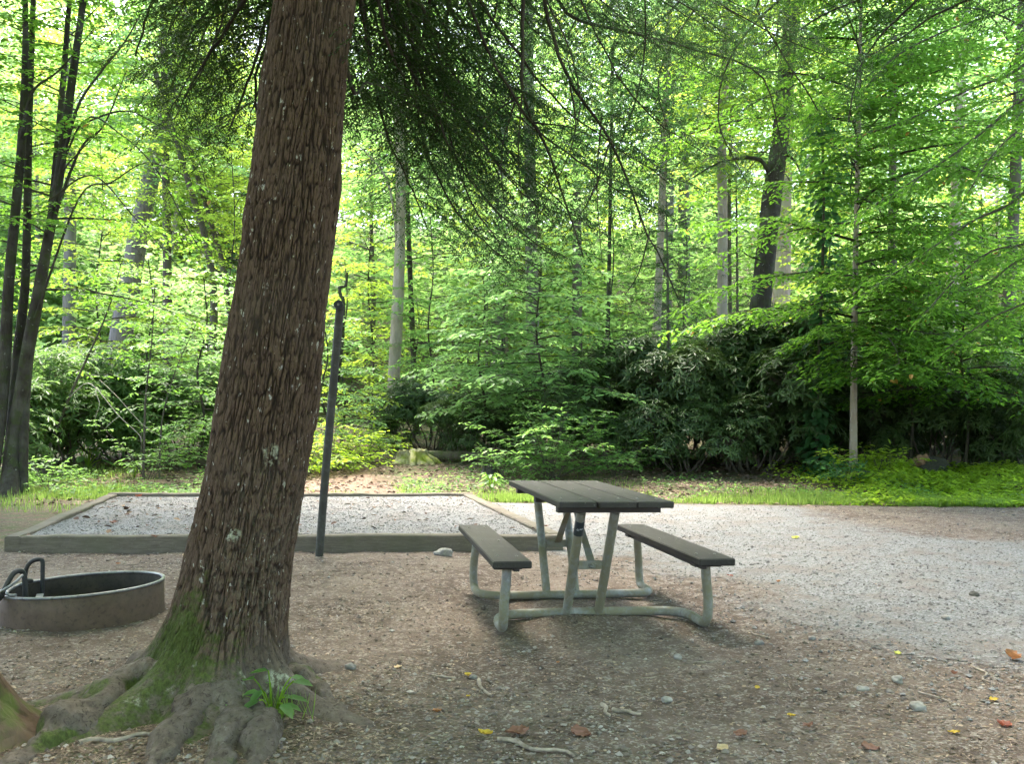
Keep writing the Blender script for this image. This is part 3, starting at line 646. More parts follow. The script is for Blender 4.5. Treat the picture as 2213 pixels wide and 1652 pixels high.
FL=[(1048,1592,'yellow',.085,.6,'bright yellow folded leaf on the soil at the bottom centre'),(1011,1465,'yellow',.06,.4,'yellow leaf lying next to a grey pebble below the near left leg'),
(945,1543,'orange',.065,.3,'orange leaf right of the mossy root tip'),(1206,1437,'orange',.035,.5,'tiny orange leaf on bare soil in front of the table'),(1118,1590,'brown',.14,.2,'purplish brown dead leaf lying just right of the folded yellow leaf'),
(1255,1592,'brown',.13,.3,'flat dull brown leaf at the bottom between two yellow leaves'),(860,1448,'tan',.085,.1,'pale tan sliver of leaf between trunk and table'),(1710,1553,'yellow',.06,.3,'small golden leaf near the bottom right of the table'),
(1748,1577,'brown',.07,.5,'crinkled reddish brown leaf just below a small golden leaf'),(2062,1590,'yellow',.065,.3,'yellow three cornered leaf at the bottom right of the photo'),(2188,1430,'orange',.13,.9,'large curled orange brown leaf near the right edge'),
(2150,1486,'red',.0,.4,''),(2168,1572,'red',.12,.3,'dark red lobed leaf lying at the lower right edge'),(2148,1518,'yellow',.055,.3,'narrow yellow leaf above the dark red leaf'),(1719,1166,'lime',.14,.2,'flat yellow green leaf far out on the gravel drive behind the right bench'),
(1637,1492,'yellow',.05,.3,'slim yellow leaf on soil right of the table'),(1683,1261,'orange',.06,.7,'upright orange leaf on gravel right of the right bench'),(1577,1248,'red',.07,.3,'reddish leaf beside the end of the right bench'),
(390,1108,'tan',.0,.3,''),(2062,1462,'brown',.06,.8,'curled rust coloured leaf left of the large orange one'),(1940,1418,'lime',.06,.3,'pale greenish yellow leaf on the gravel right of centre'),(463,1166,'tan',.0,.2,''),
(400,1205,'tan',.09,.5,'pale cream leaf on soil between fire ring and timber'),(525,1215,'tan',.0,.3,''),(255,1222,'orange',.07,.5,'small brown orange leaf behind the fire ring'),(1310,1262,'yellow',.055,.4,'yellow leaf on soil seen under the right bench'),
(1012,1510,'yellow',.03,.4,'smallest yellow leaf scrap in front of the near left leg'),(640,1128,'red',.12,.4,'dark red leaf on the tent pad just right of the trunk'),(1180,1140,'brown',.09,.3,'brown leaf on the tent pad near its right timber'),
(155,1148,'yellow',.1,.3,'yellow leaf on soil left of the left pad timber'),(300,1075,'red',.16,.4,'rust red leaf in the far left corner of the tent pad'),(335,1165,'brown',.12,.5,'brown leaf on the tent pad close behind the front timber'),(245,1132,'brown',.13,.4,'dark brown leaf on the tent pad near its left timber'),(1560,1625,'tan',.09,.4,'tan leaf at the very bottom right of centre'),(1880,1625,'brown',.1,.3,'reddish tan leaf at the bottom edge on the right'),(1600,1595,'brown',.09,.4,'small brown leaf among gravel below the right bench')]
for i,(xd,yd,c,L,curl,lab) in enumerate(FL):
    if L==0: continue
    p=gnd(xd,yd)
    if 'tent pad' in lab:
        r=ray(xd,yd); Y=(.13-EYE)/r[2]*r[1]; p=np.array([r[0]/r[1]*Y,Y,.128])
    o=flat_leaf(i,L*.74,L*.48,curl,(0,2,3)[i%3]).build('fallen_leaf',LC[c]); o.location=p+np.array([0,0,.006]); o.rotation_euler=(.12*math.sin(i*3),.15*math.cos(i*5),i*2.4)
    tag(o,lab,'leaf','fallen leaves on the campsite ground')
M['twig']=(lambda t:t.end(t.pbr(t.ramp(t.noise(t.coord('Object'),25,4),[(.3,(.10,.075,.06)),(.7,(.34,.28,.22))]),.85)))(NT('dead_twig'))
STK=[(1035,1475,1062,1510,.011,'short crooked grey stick in front of the table, nearest the yellow leaf'),(1300,1530,1318,1553,.012,'stubby upright looking stick left of a pale split stick'),(1325,1540,1385,1550,.011,'pale split stick lying below the table, bottom centre'),(985,1470,900,1455,.006,'long thin dark twig between trunk and near left leg'),(1500,1435,1640,1418,.005,'thin brown twig in front of the right bench'),(1075,1605,1240,1640,.011,'long curved stick at the bottom centre edge'),
(230,1515,310,1490,.010,'pale stick lying on soil behind the left root'),(1340,1475,1430,1463,.005,'slender twig right of bottom centre, pointing at the table'),(2105,1440,2140,1480,.008,'dark bent twig near the right edge'),(1985,1500,2075,1530,.006,'thin dark twig at lower right on the gravel'),(1625,1372,1665,1385,.007,'short dark twig by the foot of the right bench'),(170,1615,330,1595,.013,'brown stick lying between the left and centre roots')]
for i,(x0,y0,x1,y1,r,lab) in enumerate(STK):
    p,q=gnd(x0,y0),gnd(x1,y1); m=(p+q)/2; u=np.linspace(0,1,9)[:,None]; side=norm(np.cross(q-p,[0,0,1.])); L=np.linalg.norm(q-p)
    pth=p+(q-p)*u+side*.07*L*np.sin(u*PI*(1+i%3))*((-1)**i); pth[:,2]=[g1(a[0],a[1])+r*.9 for a in pth]
    g=Geo(); tube(g,pth-m,r*(1-.45*u[:,0]),7); o=g.build('stick',M['twig'],None,loc=m); tag(o,lab,'stick','fallen sticks and twigs')
def rock(seed,s,flat=.6):
    na,nz=22,14; th=np.arange(na)/na*2*PI; ph=np.linspace(-PI/2,PI/2,nz); P,T=np.meshgrid(ph,th,indexing='ij')
    d=np.stack([np.cos(P)*np.cos(T),np.cos(P)*np.sin(T),np.sin(P)],-1)
    r=1+.28*fbm(d[...,0]*1.4+seed,d[...,1]*1.4,d[...,2]*1.4,4,seed=seed); v=d*r[...,None]*s*np.array([1,.75,flat])
    g=Geo(); i=np.arange(nz-1)[:,None]*na;j=np.arange(na)[None];k=(j+1)%na
    g.add(v.reshape(-1,3),np.stack([i+j,i+k,i+na+k,i+na+j],-1).reshape(-1,4)); return g
def rockmat(nm,a,b): return (lambda t:t.end(t.pbr(t.ramp(t.noise(t.coord('Object'),30,5),[(.3,a),(.7,b)]),.85,t.bump(t.noise(t.coord('Object'),60,4),.4,.004))))(NT(nm))
M['rockp']=rockmat('pale_stone',(.15,.135,.12),(.30,.275,.245)); M['rockg']=rockmat('grey_stone',(.10,.092,.084),(.24,.22,.20)); M['rockd']=rockmat('dark_stone',(.03,.03,.026),(.075,.07,.06))
RK=[(960,1202,.085,'rockp','pale flat stone lying against the front timber of the pad'),(1013,1342,.02,'rockg',''),(757,1448,.035,'rockg','rounded grey stone just right of the trunk foot'),(1023,1468,.022,'rockg','small grey pebble beside two yellow scraps of leaf'),(1465,1425,.03,'rockp','pale oval stone on soil in front of the right bench'),(1440,1518,.028,'rockp','whitish angular stone at the bottom right of centre'),(1940,1474,.035,'rockp','pale stone on gravel, midway to the large curled leaf'),(1640,1395,.03,'rockg','grey stone at the foot of the right bench'),(1755,1385,.028,'rockg','grey rounded stone right of the right bench foot'),(1985,1535,.04,'rockp','white stone at lower right beside thin dark twig'),(2045,1340,.035,'rockp','light stone on the gravel drive near the right'),(2105,1290,.04,'rockd','dark stone out on the gravel drive at the right'),(1865,1495,.03,'rockp','smooth white stone near bottom right'),(680,1525,.035,'rockp','pale stone resting against the right root')]
for i,(xd,yd,s,m,lab) in enumerate(RK):
    if not lab: continue
    p=gnd(xd,yd); o=rock(i+3,s).build('stone',M[m],None,loc=p+np.array([0,0,s*.25])); o.rotation_euler=(0,0,i*1.3); tag(o,lab,'stone','loose stones on the ground')
#@@PART3
# ------------------------------------------------------------------ foliage
M['hemlock']=leaf_mat('hemlock_needles',(.014,.030,.009),(.038,.066,.019),(.07,.13,.025),.30,.5)
M['hemlock2']=leaf_mat('hemlock_needles_grey',(.018,.038,.015),(.042,.078,.030),(.075,.15,.045),.33,.5)
M['bush']=leaf_mat('dim_bush_leaves',(.045,.095,.030),(.105,.170,.060),(.22,.38,.09),.38,.5,.2)
M['beech']=leaf_mat('beech_leaves',(.035,.090,.016),(.075,.155,.026),(.22,.44,.045),.5,.5,.15,dead=(.35,.2,.05))
M['dogwood']=leaf_mat('dogwood_leaves',(.060,.125,.042),(.135,.230,.088),(.30,.52,.16),.48,.42)
M['maple']=leaf_mat('maple_leaves',(.050,.105,.016),(.110,.180,.042),(.30,.53,.13),.52,.45)
M['lime']=leaf_mat('lime_leaves',(.070,.115,.014),(.135,.190,.026),(.44,.60,.07),.55,.5)
M['rhodo']=leaf_mat('rhododendron_leaves',(.028,.056,.020),(.075,.116,.038),(.12,.20,.05),.22,.42,.2)
M['shrub']=leaf_mat('shrub_leaves',(.050,.110,.030),(.115,.205,.066),(.28,.50,.11),.45,.42)
M['herb']=leaf_mat('herb_leaves',(.085,.16,.018),(.16,.24,.030),(.48,.68,.05),.5,.45)
M['grass']=leaf_mat('grass_blades',(.070,.125,.024),(.140,.215,.048),(.34,.50,.10),.42,.5)
M['vine']=leaf_mat('vine_leaves',(.030,.085,.034),(.060,.125,.05),(.13,.32,.09),.42,.38)
M['far']=leaf_mat('far_leaves',(.060,.120,.020),(.13,.205,.055),(.38,.58,.17),.52,.5)
M['bark_dark']=bark_mat('dark_bark',(.026,.021,.017),(.055,.045,.036),(.075,.068,.052),1.3,moss=(.045,.055,.02),fleck=(.2,.2,.17))
M['bark_pale']=bark_mat('pale_bark',(.24,.185,.15),(.44,.36,.305),(.33,.28,.235),.8,fleck=(.5,.46,.41))
M['bark_grey']=bark_mat('grey_bark',(.10,.09,.08),(.20,.18,.16),(.14,.14,.11),.8)
M['bark_mid']=bark_mat('brown_bark',(.055,.045,.037),(.12,.10,.083),(.10,.095,.07),.9)
def perp(d): 
    s=np.cross(d,[0,0,1.]); return s/max(1e-6,np.linalg.norm(s))
class Fol:
    """collects leaves; one mesh at the end"""
    def __init__(s): s.P=[];s.D=[];s.N=[];s.L=[]
    def put(s,P,D,N,L): s.P.append(P);s.D.append(D);s.N.append(N);s.L.append(L)
    def geo(s,kind,ratio):
        g=Geo()
        if s.P:
            L=np.concatenate(s.L); leaves(g,np.concatenate(s.P),np.concatenate(s.D),np.concatenate(s.N),L,L*ratio,kind)
        return g
def spray_twigs(rng,fol,starts,dirs,lens,leafL,gap,tilt=.25,droop=.15,fwd=.55):
    """leaves set alternately along many straight twigs"""
    n=np.maximum(2,(lens/gap).astype(int)); idx=np.repeat(np.arange(len(lens)),n)
    k=np.arange(len(idx))-np.repeat(np.cumsum(n)-n,n); t=(k+.6+rng.uniform(-.2,.2,len(idx)))/n[idx]
    d=dirs[idx]; P=starts[idx]+d*(lens[idx]*t)[:,None]; P[:,2]-=droop*lens[idx]*t*t
    side=np.where(k%2==0,1.,-1.)[:,None]; s=norm(np.cross(d,np.array([0,0,1.])))
    last=(t>.9)[:,None]; D=np.where(last,d,d*fwd+s*side*(1-.3*fwd))+rng.normal(0,.14,P.shape); D[:,2]-=droop
    N=np.array([0,0,1.])+rng.normal(0,tilt,P.shape)
    fol.put(P,D,N,leafL*rng.uniform(.65,1.2,len(P)))
def bough(rng,wood,fol,path,r0,leafL,gap,sub_gap=.28,sub_len=.5,tw_gap=.11,tw_len=.22,start=.12,dens=None,droop=.2,sides=5,sub_r=.006,hang=.0,tilt=.25,fwd=.55,ang=.9):
    """main limb along path with side shoots, twigs and leaves"""
    p=np.asarray(path,float); seg=np.linalg.norm(np.diff(p,axis=0),axis=1); cum=np.concatenate([[0],np.cumsum(seg)]); Lt=cum[-1]
    u=cum/Lt; tube(wood,p,r0*(1-.85*u**.9)+.0015,sides,False)
    nS=max(3,int(Lt*(1-start)/sub_gap)); S=[];D=[];Ln=[]
    for i in range(nS):
        f=start+(1-start)*(i+.5+rng.uniform(-.35,.35))/nS
        if dens is not None and rng.random()>dens(f): continue
        pos=np.array([np.interp(f,u,p[:,c]) for c in range(3)]); f2=min(1,f+.04); q=np.array([np.interp(f2,u,p[:,c]) for c in range(3)]); d=norm(q-pos) if f2>f else norm(p[-1]-p[-2])
        side=1 if i%2 else -1
        sd=norm(d*(1.15-ang*.6)+perp(d)*side*ang+np.array([0,0,rng.uniform(-.15,.2)-hang])); sl=sub_len*rng.uniform(.55,1.25)*(1-.55*f)
        m=5; v=np.linspace(0,1,m)[:,None]; sp=pos+sd*sl*v; sp[:,2]-=droop*sl*(v[:,0]**2); sp+=perp(sd)*(.07*sl*math.sin(i*2.3))*np.sin(v*PI)
        tube(wood,sp,[sub_r*(1-.8*x) for x in v[:,0]],3,False)
        nt=max(2,int(sl/tw_gap)); 
        for k in range(nt):
            w=(k+.7)/nt; tp=np.array([np.interp(w,v[:,0],sp[:,c]) for c in range(3)]); dd=norm(sp[-1]-sp[-2] if w>.75 else sp[1]-sp[0]); sg=1 if k%2 else -1
            S.append(tp); D.append(norm(dd*.7+perp(dd)*sg*.75+np.array([0,0,rng.uniform(-.2,.12)-hang*.6]))); Ln.append(tw_len*rng.uniform(.6,1.25)*(1-.35*w))
        S.append(sp[2]); D.append(norm(sp[-1]-sp[2])); Ln.append(sl*.5)
    S.append(p[-2]);D.append(norm(p[-1]-p[-2]));Ln.append(tw_len)
    spray_twigs(rng,fol,np.array(S),np.array(D),np.array(Ln),leafL,gap,tilt,droop*.8,fwd)
def limb_path(rng,pos,az,el,L,droop=.5,n=9,wig=.05):
    d=np.array([math.cos(az)*math.cos(el),math.sin(az)*math.cos(el),math.sin(el)]); P=[np.array(pos,float)]; st=L/(n-1)
    for i in range(n-1):
        P.append(P[-1]+d*st); d=norm(d+np.array([rng.normal(0,wig),rng.normal(0,wig),rng.normal(0,wig*.6)-droop*st*.35]))
    return np.array(P)
def stem_curve(pts,n=30): return curve(np.array(pts,float),n)
def crown_on(rng,wood,fol,stem,b0,b1,R,nb,leafL,gap,el=(.5,.05),droop=.5,prof=None,az0=0,azr=None,**kw):
    """limbs spiralling up a stem (stem rows x,y,z) between fractions b0..b1"""
    n=len(stem)
    for i in range(nb):
        f=b0+(b1-b0)*(i+rng.uniform(0,.8))/nb; j=f*(n-1); k=int(min(j,n-2)); pos=stem[k]+(stem[k+1]-stem[k])*(j-k); q=(f-b0)/(b1-b0)
        az=az0+i*2.39996+rng.uniform(-.35,.35)
        if azr: az=rng.uniform(*azr)
        pr=(1-.75*q) if prof is None else prof(q)
        L=R*pr*rng.uniform(.7,1.15)
        bough(rng,wood,fol,limb_path(rng,pos,az,el[1]+(el[0]-el[1])*q+rng.uniform(-.12,.12),L,droop),max(.007,.0075*L),leafL,gap,**kw)
def stem_tube(g,stem,r0,r1,sides=12,flare=.5,p=.9,amp=.05,seed=0):
    u=np.linspace(0,1,len(stem)); z=stem[:,2]-stem[0,2]
    r=(r0+(r1-r0)*u**p)*(1+flare*np.exp(-z/.22))*(1+amp*vn(u*14+seed,u*0+seed*.7)); n0=g.n; tube(g,stem,r,sides,True)
def relocate(g,o):
    for i in range(len(g.v)): g.v[i]=g.v[i]-np.asarray(o,np.float32)
    return g
def make_tree(label,cat,stems,rs,barkm,leafm,kind,ratio,crown_fn,group=None,name='tree',sides=12,seed=0,extra=None):
    base=np.array(stems[0][0]); t=thing(name,label,cat,base,0,group); fol=Fol(); rng=np.random.default_rng(seed)
    for si,(st,(r0,r1)) in enumerate(zip(stems,rs)):
        w=Geo(); stem_tube(w,st,r0,r1,sides,.45,seed=seed+si); lw=Geo()
        crown_fn(rng,lw,fol,st,si)
        relocate(w,base).build('trunk',barkm,t)
        if lw.n: relocate(lw,base).build('limbs',M['bark_dark'],t)
    if extra:
        w=Geo(); extra(rng,w,fol); relocate(w,base).build('limb',barkm,t)
    g=fol.geo(kind,ratio)
    if g.n: relocate(g,base).build('crown',leafm,t)
    return t
# ---- the big hemlock's own boughs: each bough a part with its needle foliage
HK=dict(leafL=.032,gap=.0095,sub_gap=.085,sub_len=.72,tw_gap=.048,tw_len=.20,droop=.28,hang=.04,tilt=.45,fwd=.6,sub_r=.003)
def hem_bough(ctrl,r0,seed,parent,org,mat='hemlock',**kw):
    rng=np.random.default_rng(seed); w=Geo(); f=Fol(); a=dict(HK); a.update(kw)
    path=curve(ctrl,26); path+=np.cumsum(rng.normal(0,.007,path.shape),0)
    bough(rng,w,f,path,r0,a.pop('leafL'),a.pop('gap'),**a)
    b=relocate(w,org).build('bough',M['bark_dark'],parent); relocate(f.geo('dia',.30),org).build('needles',M[mat],b)
    return b
def on_trunk(z): x,r=trunk_at(z); return np.array([x,4.45,z])
HB=[ # control points: trunk height, then photograph points with their depth
 (4.3,[(700,-160,4.9),(560,-40,5.1),(470,90,5.3),(400,230,5.5)],.03,{}),
 (4.2,[(700,-120,5.0),(610,0,5.3),(545,170,5.6),(500,300,5.8)],.025,{}),
 (4.6,[(640,-220,5.2),(440,-130,5.6),(330,-10,5.9),(300,110,6.1)],.03,{}),
 (4.1,[(640,-110,5.5),(520,-60,6.0),(420,40,6.3),(360,180,6.5)],.025,{}),
 (4.8,[(600,-260,5.6),(480,-60,6.2),(450,60,6.4),(470,170,6.5)],.025,{}),
 (3.9,[(640,-40,5.2),(590,70,5.5),(560,200,5.7),(585,350,5.8)],.022,{}),
 (4.4,[(500,-140,6.4),(420,-30,6.8),(370,60,7.0),(430,130,7.1)],.02,{}),
 (4.2,[(790,-130,4.9),(850,20,5.1),(900,170,5.3),(960,320,5.5)],.028,{}),
 (4.0,[(800,-60,5.0),(840,80,5.2),(890,210,5.4),(940,300,5.5)],.024,{}),
 (4.6,[(850,-200,5.3),(930,-40,5.6),(900,120,5.9),(870,230,6.0)],.025,{}),
 (4.4,[(820,-130,5.5),(860,60,5.9),(960,230,6.2),(1050,400,6.4)],.026,{}),
 (4.9,[(840,-260,5.3),(800,-60,5.7),(800,90,6.0),(830,210,6.1)],.02,{}),
 (3.75,[(765,190,4.6),(800,184,4.9),(860,200,5.2),(920,250,5.4)],.014,{}),
 # the long bare hanging shoots right of the trunk
 (5.2,[(1130,-420,5.2),(1122,-120,5.7),(1124,60,5.9),(1128,208,6.0),(1180,330,6.1),(1250,560,6.2)],.026,dict(start=.6,sub_len=.4,sub_gap=.13)),
 (5.1,[(1150,-300,5.6),(1180,0,6.1),(1230,170,6.3),(1320,300,6.5),(1405,500,6.7),(1470,650,6.8)],.024,dict(start=.35,sub_gap=.18)),
 (5.0,[(1000,-300,5.3),(976,0,5.8),(970,140,6.0),(973,235,6.1),(1030,420,6.2),(1100,520,6.3)],.018,dict(start=.45)),
 (5.0,[(1120,-330,5.6),(1080,-20,6.2),(1040,130,6.4),(1035,250,6.5),(1090,400,6.7)],.014,dict(start=.45)),
 (5.4,[(1110,-300,6.3),(1210,0,7.0),(1330,60,7.4),(1480,106,7.8),(1640,170,8.1),(1690,330,8.2)],.026,dict(start=.35,sub_len=.6)),
 (5.2,[(1190,-250,6.0),(1260,0,6.7),(1330,160,6.9),(1420,260,7.1),(1530,330,7.3)],.016,dict(start=.35)),
 (5.3,[(1300,-300,6.3),(1400,-40,7.0),(1400,160,7.2),(1360,300,7.3),(1290,440,7.4)],.014,dict(start=.35)),
 (4.9,[(900,-220,5.5),(900,60,6.2),(960,300,6.6),(1080,460,6.8),(1200,540,7.)],.018,dict(start=.3)),
 (4.7,[(880,-160,5.4),(900,120,6.0),(930,330,6.3),(1020,500,6.5),(1110,590,6.6)],.018,dict(start=.3)),
 (5.6,[(1000,-420,6.0),(1020,-60,7.0),(1060,60,7.4),(1130,200,7.6)],.016,dict(start=.3)),
]
for i,(z,cp,r0,kw) in enumerate(HB):
    c=[on_trunk(z)]+[at(*q) for q in cp]; hem_bough(c,r0,100+i,hem,base,'hemlock' if i<13 else 'hemlock2',**kw)
rb_=np.random.default_rng(123)
def cloud(n,x0,x1,y0,y1,d0,d1,start,mat,seed,r=.016,**kw):
    for i in range(n):
        x=rb_.uniform(x0,x1); y=rb_.uniform(y0,y1); d=rb_.uniform(d0,d1); xs=x+(683-x)*.45; 
        c=[on_trunk(rb_.uniform(3.9,5.2)),at(xs,y-300,d-.9),at(x+(683-x)*.2,y-110,d-.25),at(x,y,d)]
        hem_bough(c,r,seed+i,hem,base,mat,start=start,**kw)
cloud(9,310,590,20,300,5.2,7.,.4,'hemlock',700)
cloud(4,790,1000,60,360,5.2,6.8,.4,'hemlock',720)
cloud(9,930,1480,300,560,6.2,8.,.55,'hemlock2',740)
cloud(22,1000,1900,10,300,6.6,9.4,.4,'hemlock2',760,sub_gap=.10)
# forked twigs of the hanging shoot
g=Geo()
for c in ([(1128,208,6.0),(1100,222,6.0),(1062,250,6.02),(1040,280,6.05),(1010,312,6.1),(1002,340,6.1)],[(1062,250,6.02),(1000,262,6.1),(960,275,6.2)],[(1112,222,6.),(1085,320,6.1),(1085,420,6.15)],[(1150,265,6.05),(1230,275,6.1),(1290,300,6.2)],[(1320,300,6.5),(1280,420,6.5),(1215,520,6.55)],[(1230,170,6.3),(1240,300,6.35),(1160,480,6.4)],[(1300,250,6.45),(1290,400,6.5),(1300,560,6.5)],[(1405,500,6.7),(1380,590,6.7),(1350,640,6.7)],[(1180,0,6.1),(1235,120,6.2),(1250,260,6.25),(1170,420,6.3)],[(976,160,6.),(940,260,6.05),(930,330,6.1)],[(1128,208,6.0),(1120,330,6.),(1130,450,6.)]):
    p=curve([at(*q) for q in c],14); tube(g,p,np.linspace(.007,.0025,14),5,False)
relocate(g,base).build('twigs',M['bark_dark'],hem)
# upper crown out of the frame (it shades the site)
rng=np.random.default_rng(8); w=Geo(); f=Fol(); st=np.array([[trunk_at(z)[0],4.45,z] for z in np.linspace(5.8,14,30)])
crown_on(rng,w,f,st,0.,.98,4.6,60,.11,.05,(.35,-.1),.25,sub_gap=.34,sub_len=1.1,tw_gap=.16,tw_len=.34,droop=.3) if False else None
crown_on(rng,w,f,st,0.,.98,5.6,90,.15,.055,el=(.5,.22),droop=.1,sub_gap=.26,sub_len=1.4,tw_gap=.13,tw_len=.42)
relocate(w,base).build('upper_shade_limbs',M['bark_dark'],hem); relocate(f.geo('dia',.4),base).build('upper_shade_crown',M['hemlock'],hem)
# ---- a second hemlock just outside the frame on the right whose boughs reach in
hp=np.array([7.6,8.2,0.]); hp[2]=g1(hp[0],hp[1]); h2=thing('hemlock_tree','hemlock whose long drooping boughs hang into the upper right of the photo','tree',hp)
g=Geo(); stem_tube(g,stem_curve([hp,hp+[.1,0,4],hp+[0,.1,9],hp+[0,0,13]]),.3,.06,16); relocate(g,hp).build('trunk',M['bark_mid'],h2)
for i,(z,c) in enumerate([(5.5,[(2100,-120,8.4),(1850,-60,8.8),(1640,-10,9.2),(1690,115,9.4),(1770,235,9.5)]),(5.,[(2140,-60,8.6),(1960,-40,9.),(1780,20,9.4),(1640,120,9.7)]),(5.6,[(2100,-200,8.2),(1800,-140,8.8),(1560,-60,9.2),(1420,60,9.5),(1330,180,9.7)]),(5.2,[(2160,-80,9.),(1960,30,9.6),(1860,150,9.9),(1830,280,10.)]),(6.,[(2000,-260,9.),(1700,-120,10.),(1500,20,10.5),(1420,170,10.8),(1450,300,11.)]),(6.2,[(2060,-240,9.4),(1760,-60,10.4),(1600,100,10.9),(1560,260,11.2),(1620,400,11.3)]),(6.,[(1960,-300,8.8),(1560,-160,9.6),(1300,-20,10.),(1220,100,10.2),(1260,240,10.3)]),(4.6,[(2220,0,8.6),(2060,20,9.),(1950,90,9.3),(1880,130,9.4)]),(5.8,[(1900,-250,9.8),(1500,-120,10.8),(1250,0,11.3),(1100,120,11.6),(1060,260,11.8)])]):
    hem_bough([hp+[0,0,z]]+[at(*q) for q in c],.035,200+i,h2,hp,'hemlock2',sub_len=.85,leafL=.040,gap=.014,sub_gap=.11,tw_gap=.06)
rng=np.random.default_rng(9); w=Geo(); f=Fol(); st=np.array([hp+[0,0,z] for z in np.linspace(7.,13,20)])
crown_on(rng,w,f,st,0,.97,4.2,40,.13,.06,el=(.5,.2),droop=.15,sub_gap=.38,sub_len=1.2,tw_gap=.18,tw_len=.4); relocate(w,hp).build('upper_shade_limbs',M['bark_dark'],h2); relocate(f.geo('dia',.4),hp).build('upper_shade_crown',M['hemlock'],h2)
# ---- left clump of slim dark stems
def S(*q,n=30):
    return stem_curve([at(*k) for k in q],n)
B0=gnd(18,1076)
def foot(dx,dy): return np.array([B0[0]+dx,B0[1]+dy,g1(B0[0]+dx,B0[1]+dy)-.1])
def st_from(f,*q): return stem_curve([f]+[at(*k) for k in q],34)
DL=dict(leafL=.115,gap=.056,sub_gap=.2,sub_len=.8,tw_gap=.11,tw_len=.28,tilt=.3)
def cl(rng,w,f,st,si):
    crown_on(rng,w,f,st,(.42,.40,.45,.5)[si],.98,(2.7,2.4,2.2,2.2)[si],(19,16,14,12)[si],DL['leafL'],DL['gap'],el=(.55,.12),az0=si,**{k:v for k,v in DL.items() if k not in('leafL','gap')})
def cle(rng,w,f):
    for c,r in (([(85,590,15.2),(120,420,15.1),(165,240,14.9),(215,160,14.8),(270,90,14.6),(310,20,14.5)],.05),([(100,520,15.2),(170,330,15.),(225,270,14.9),(275,150,14.7)],.035),([(75,690,15.1),(170,430,14.8),(240,395,14.6),(315,352,14.4),(390,375,14.2),(460,420,14.1)],.022),([(105,440,15.2),(180,262,14.8),(260,290,14.5),(340,370,14.3),(420,520,14.1),(480,600,14.)],.02),([(150,280,15.1),(260,240,14.7),(330,265,14.5),(420,330,14.3),(450,420,14.2)],.017),([(110,430,15.),(200,380,14.6),(290,470,14.3),(380,570,14.1),(455,640,14.)],.015),([(45,300,15.),(70,200,14.8),(130,150,14.6),(205,60,14.5)],.03)):
        p=curve([at(*q) for q in c],26); bough(rng,w,f,p,r,.11,.07,sub_gap=.42,sub_len=.6,tw_gap=.17,tw_len=.24,start=.45)
make_tree('clump of four slim dark stems with bright leaves at the left edge','tree',
 [st_from(foot(0,0),(30,950,15.2),(60,760,15.2),(85,620,15.2),(125,400,15.2),(155,180,15.1),(180,0,15.1),(205,-220,15)),st_from(foot(-.15,.25),(35,800,15.5),(55,600,15.5),(62,300,15.5),(72,0,15.5),(80,-180,15.5)),st_from(foot(-.35,.0),(5,850,15.2),(20,600,15.2),(45,330,15.2),(55,100,15.),(50,-150,15.)),st_from(foot(.05,.3),(60,800,15.4),(100,560,15.5),(130,250,15.5),(150,0,15.5),(160,-150,15.5))],
 [(.13,.04),(.10,.03),(.12,.035),(.085,.03)],M['bark_dark'],M['beech'],'leaf',.5,cl,name='tree_clump',seed=11,extra=cle)
# ---- right-hand tree with the pale straight stem
def rt(rng,w,f,st,si):
    crown_on(rng,w,f,st,.27,.98,4.4,50,.125,.062,el=(.5,.05),prof=lambda q:.75+.5*q if q<.4 else 1.0-.6*(q-.4),sub_gap=.17,sub_len=1.1,tw_gap=.10,tw_len=.32)
    crown_on(rng,w,f,st,.21,.95,2.3,50,.12,.06,el=(.45,.0),prof=lambda q:1,azr=(-2.5,-.6),sub_gap=.15,sub_len=1.1,tw_gap=.10,tw_len=.32)
b=gnd(1844,1035)
make_tree('slim straight pale stemmed tree with wide layered leaves right of the rhododendrons','tree',[stem_curve([b-[0,0,.1],at(1845,830,b[1]),at(1848,600,b[1]),at(1856,250,b[1]),at(1862,-60,b[1]),at(1866,-260,b[1])],40)],[(.078,.018)],M['bark_pale'],M['beech'],'leaf',.5,rt,name='beech_tree',seed=21)
# ---- tree beyond the right edge whose limbs rise across the right of the photo
rb=np.array([9.6,13.2,g1(9.6,13.2)])
def rl(rng,w,f):
    for c in ([(2330,150,13.2),(2213,215,13.3),(2080,320,13.4),(1960,400,13.5),(1840,470,13.6)],[(2330,300,13.3),(2200,430,13.4),(2100,480,13.5),(1980,560,13.7),(1860,640,13.8)],[(2330,40,13.2),(2200,150,13.6),(2080,200,14),(1960,260,14.3),(1830,300,14.6)],[(2330,420,13.),(2230,520,13.1),(2140,545,13.2),(2060,610,13.3),(1990,690,13.4)],[(2330,540,13.2),(2240,640,13.4),(2140,690,13.6),(2040,760,13.8)],[(2330,-60,13.),(2180,20,13.4),(2060,60,13.8),(1940,120,14.2),(1860,200,14.4)],[(2330,100,12.4),(2220,60,12.4),(2120,20,12.5),(2000,20,12.6)],[(2330,360,14.2),(2190,330,14.6),(2060,380,15),(1930,430,15.3)],[(2330,200,12.2),(2230,260,12.3),(2150,330,12.4),(2090,420,12.5)],[(2330,620,14),(2220,560,14.2),(2120,620,14.5),(2000,640,14.8)]):
        bough(rng,w,f,curve([rb+[0,0,at(*c[0])[2]-.3]]+[at(*q) for q in c],26),.035,.10,.05,sub_gap=.14,sub_len=1.1,tw_gap=.11,tw_len=.32,start=.3)
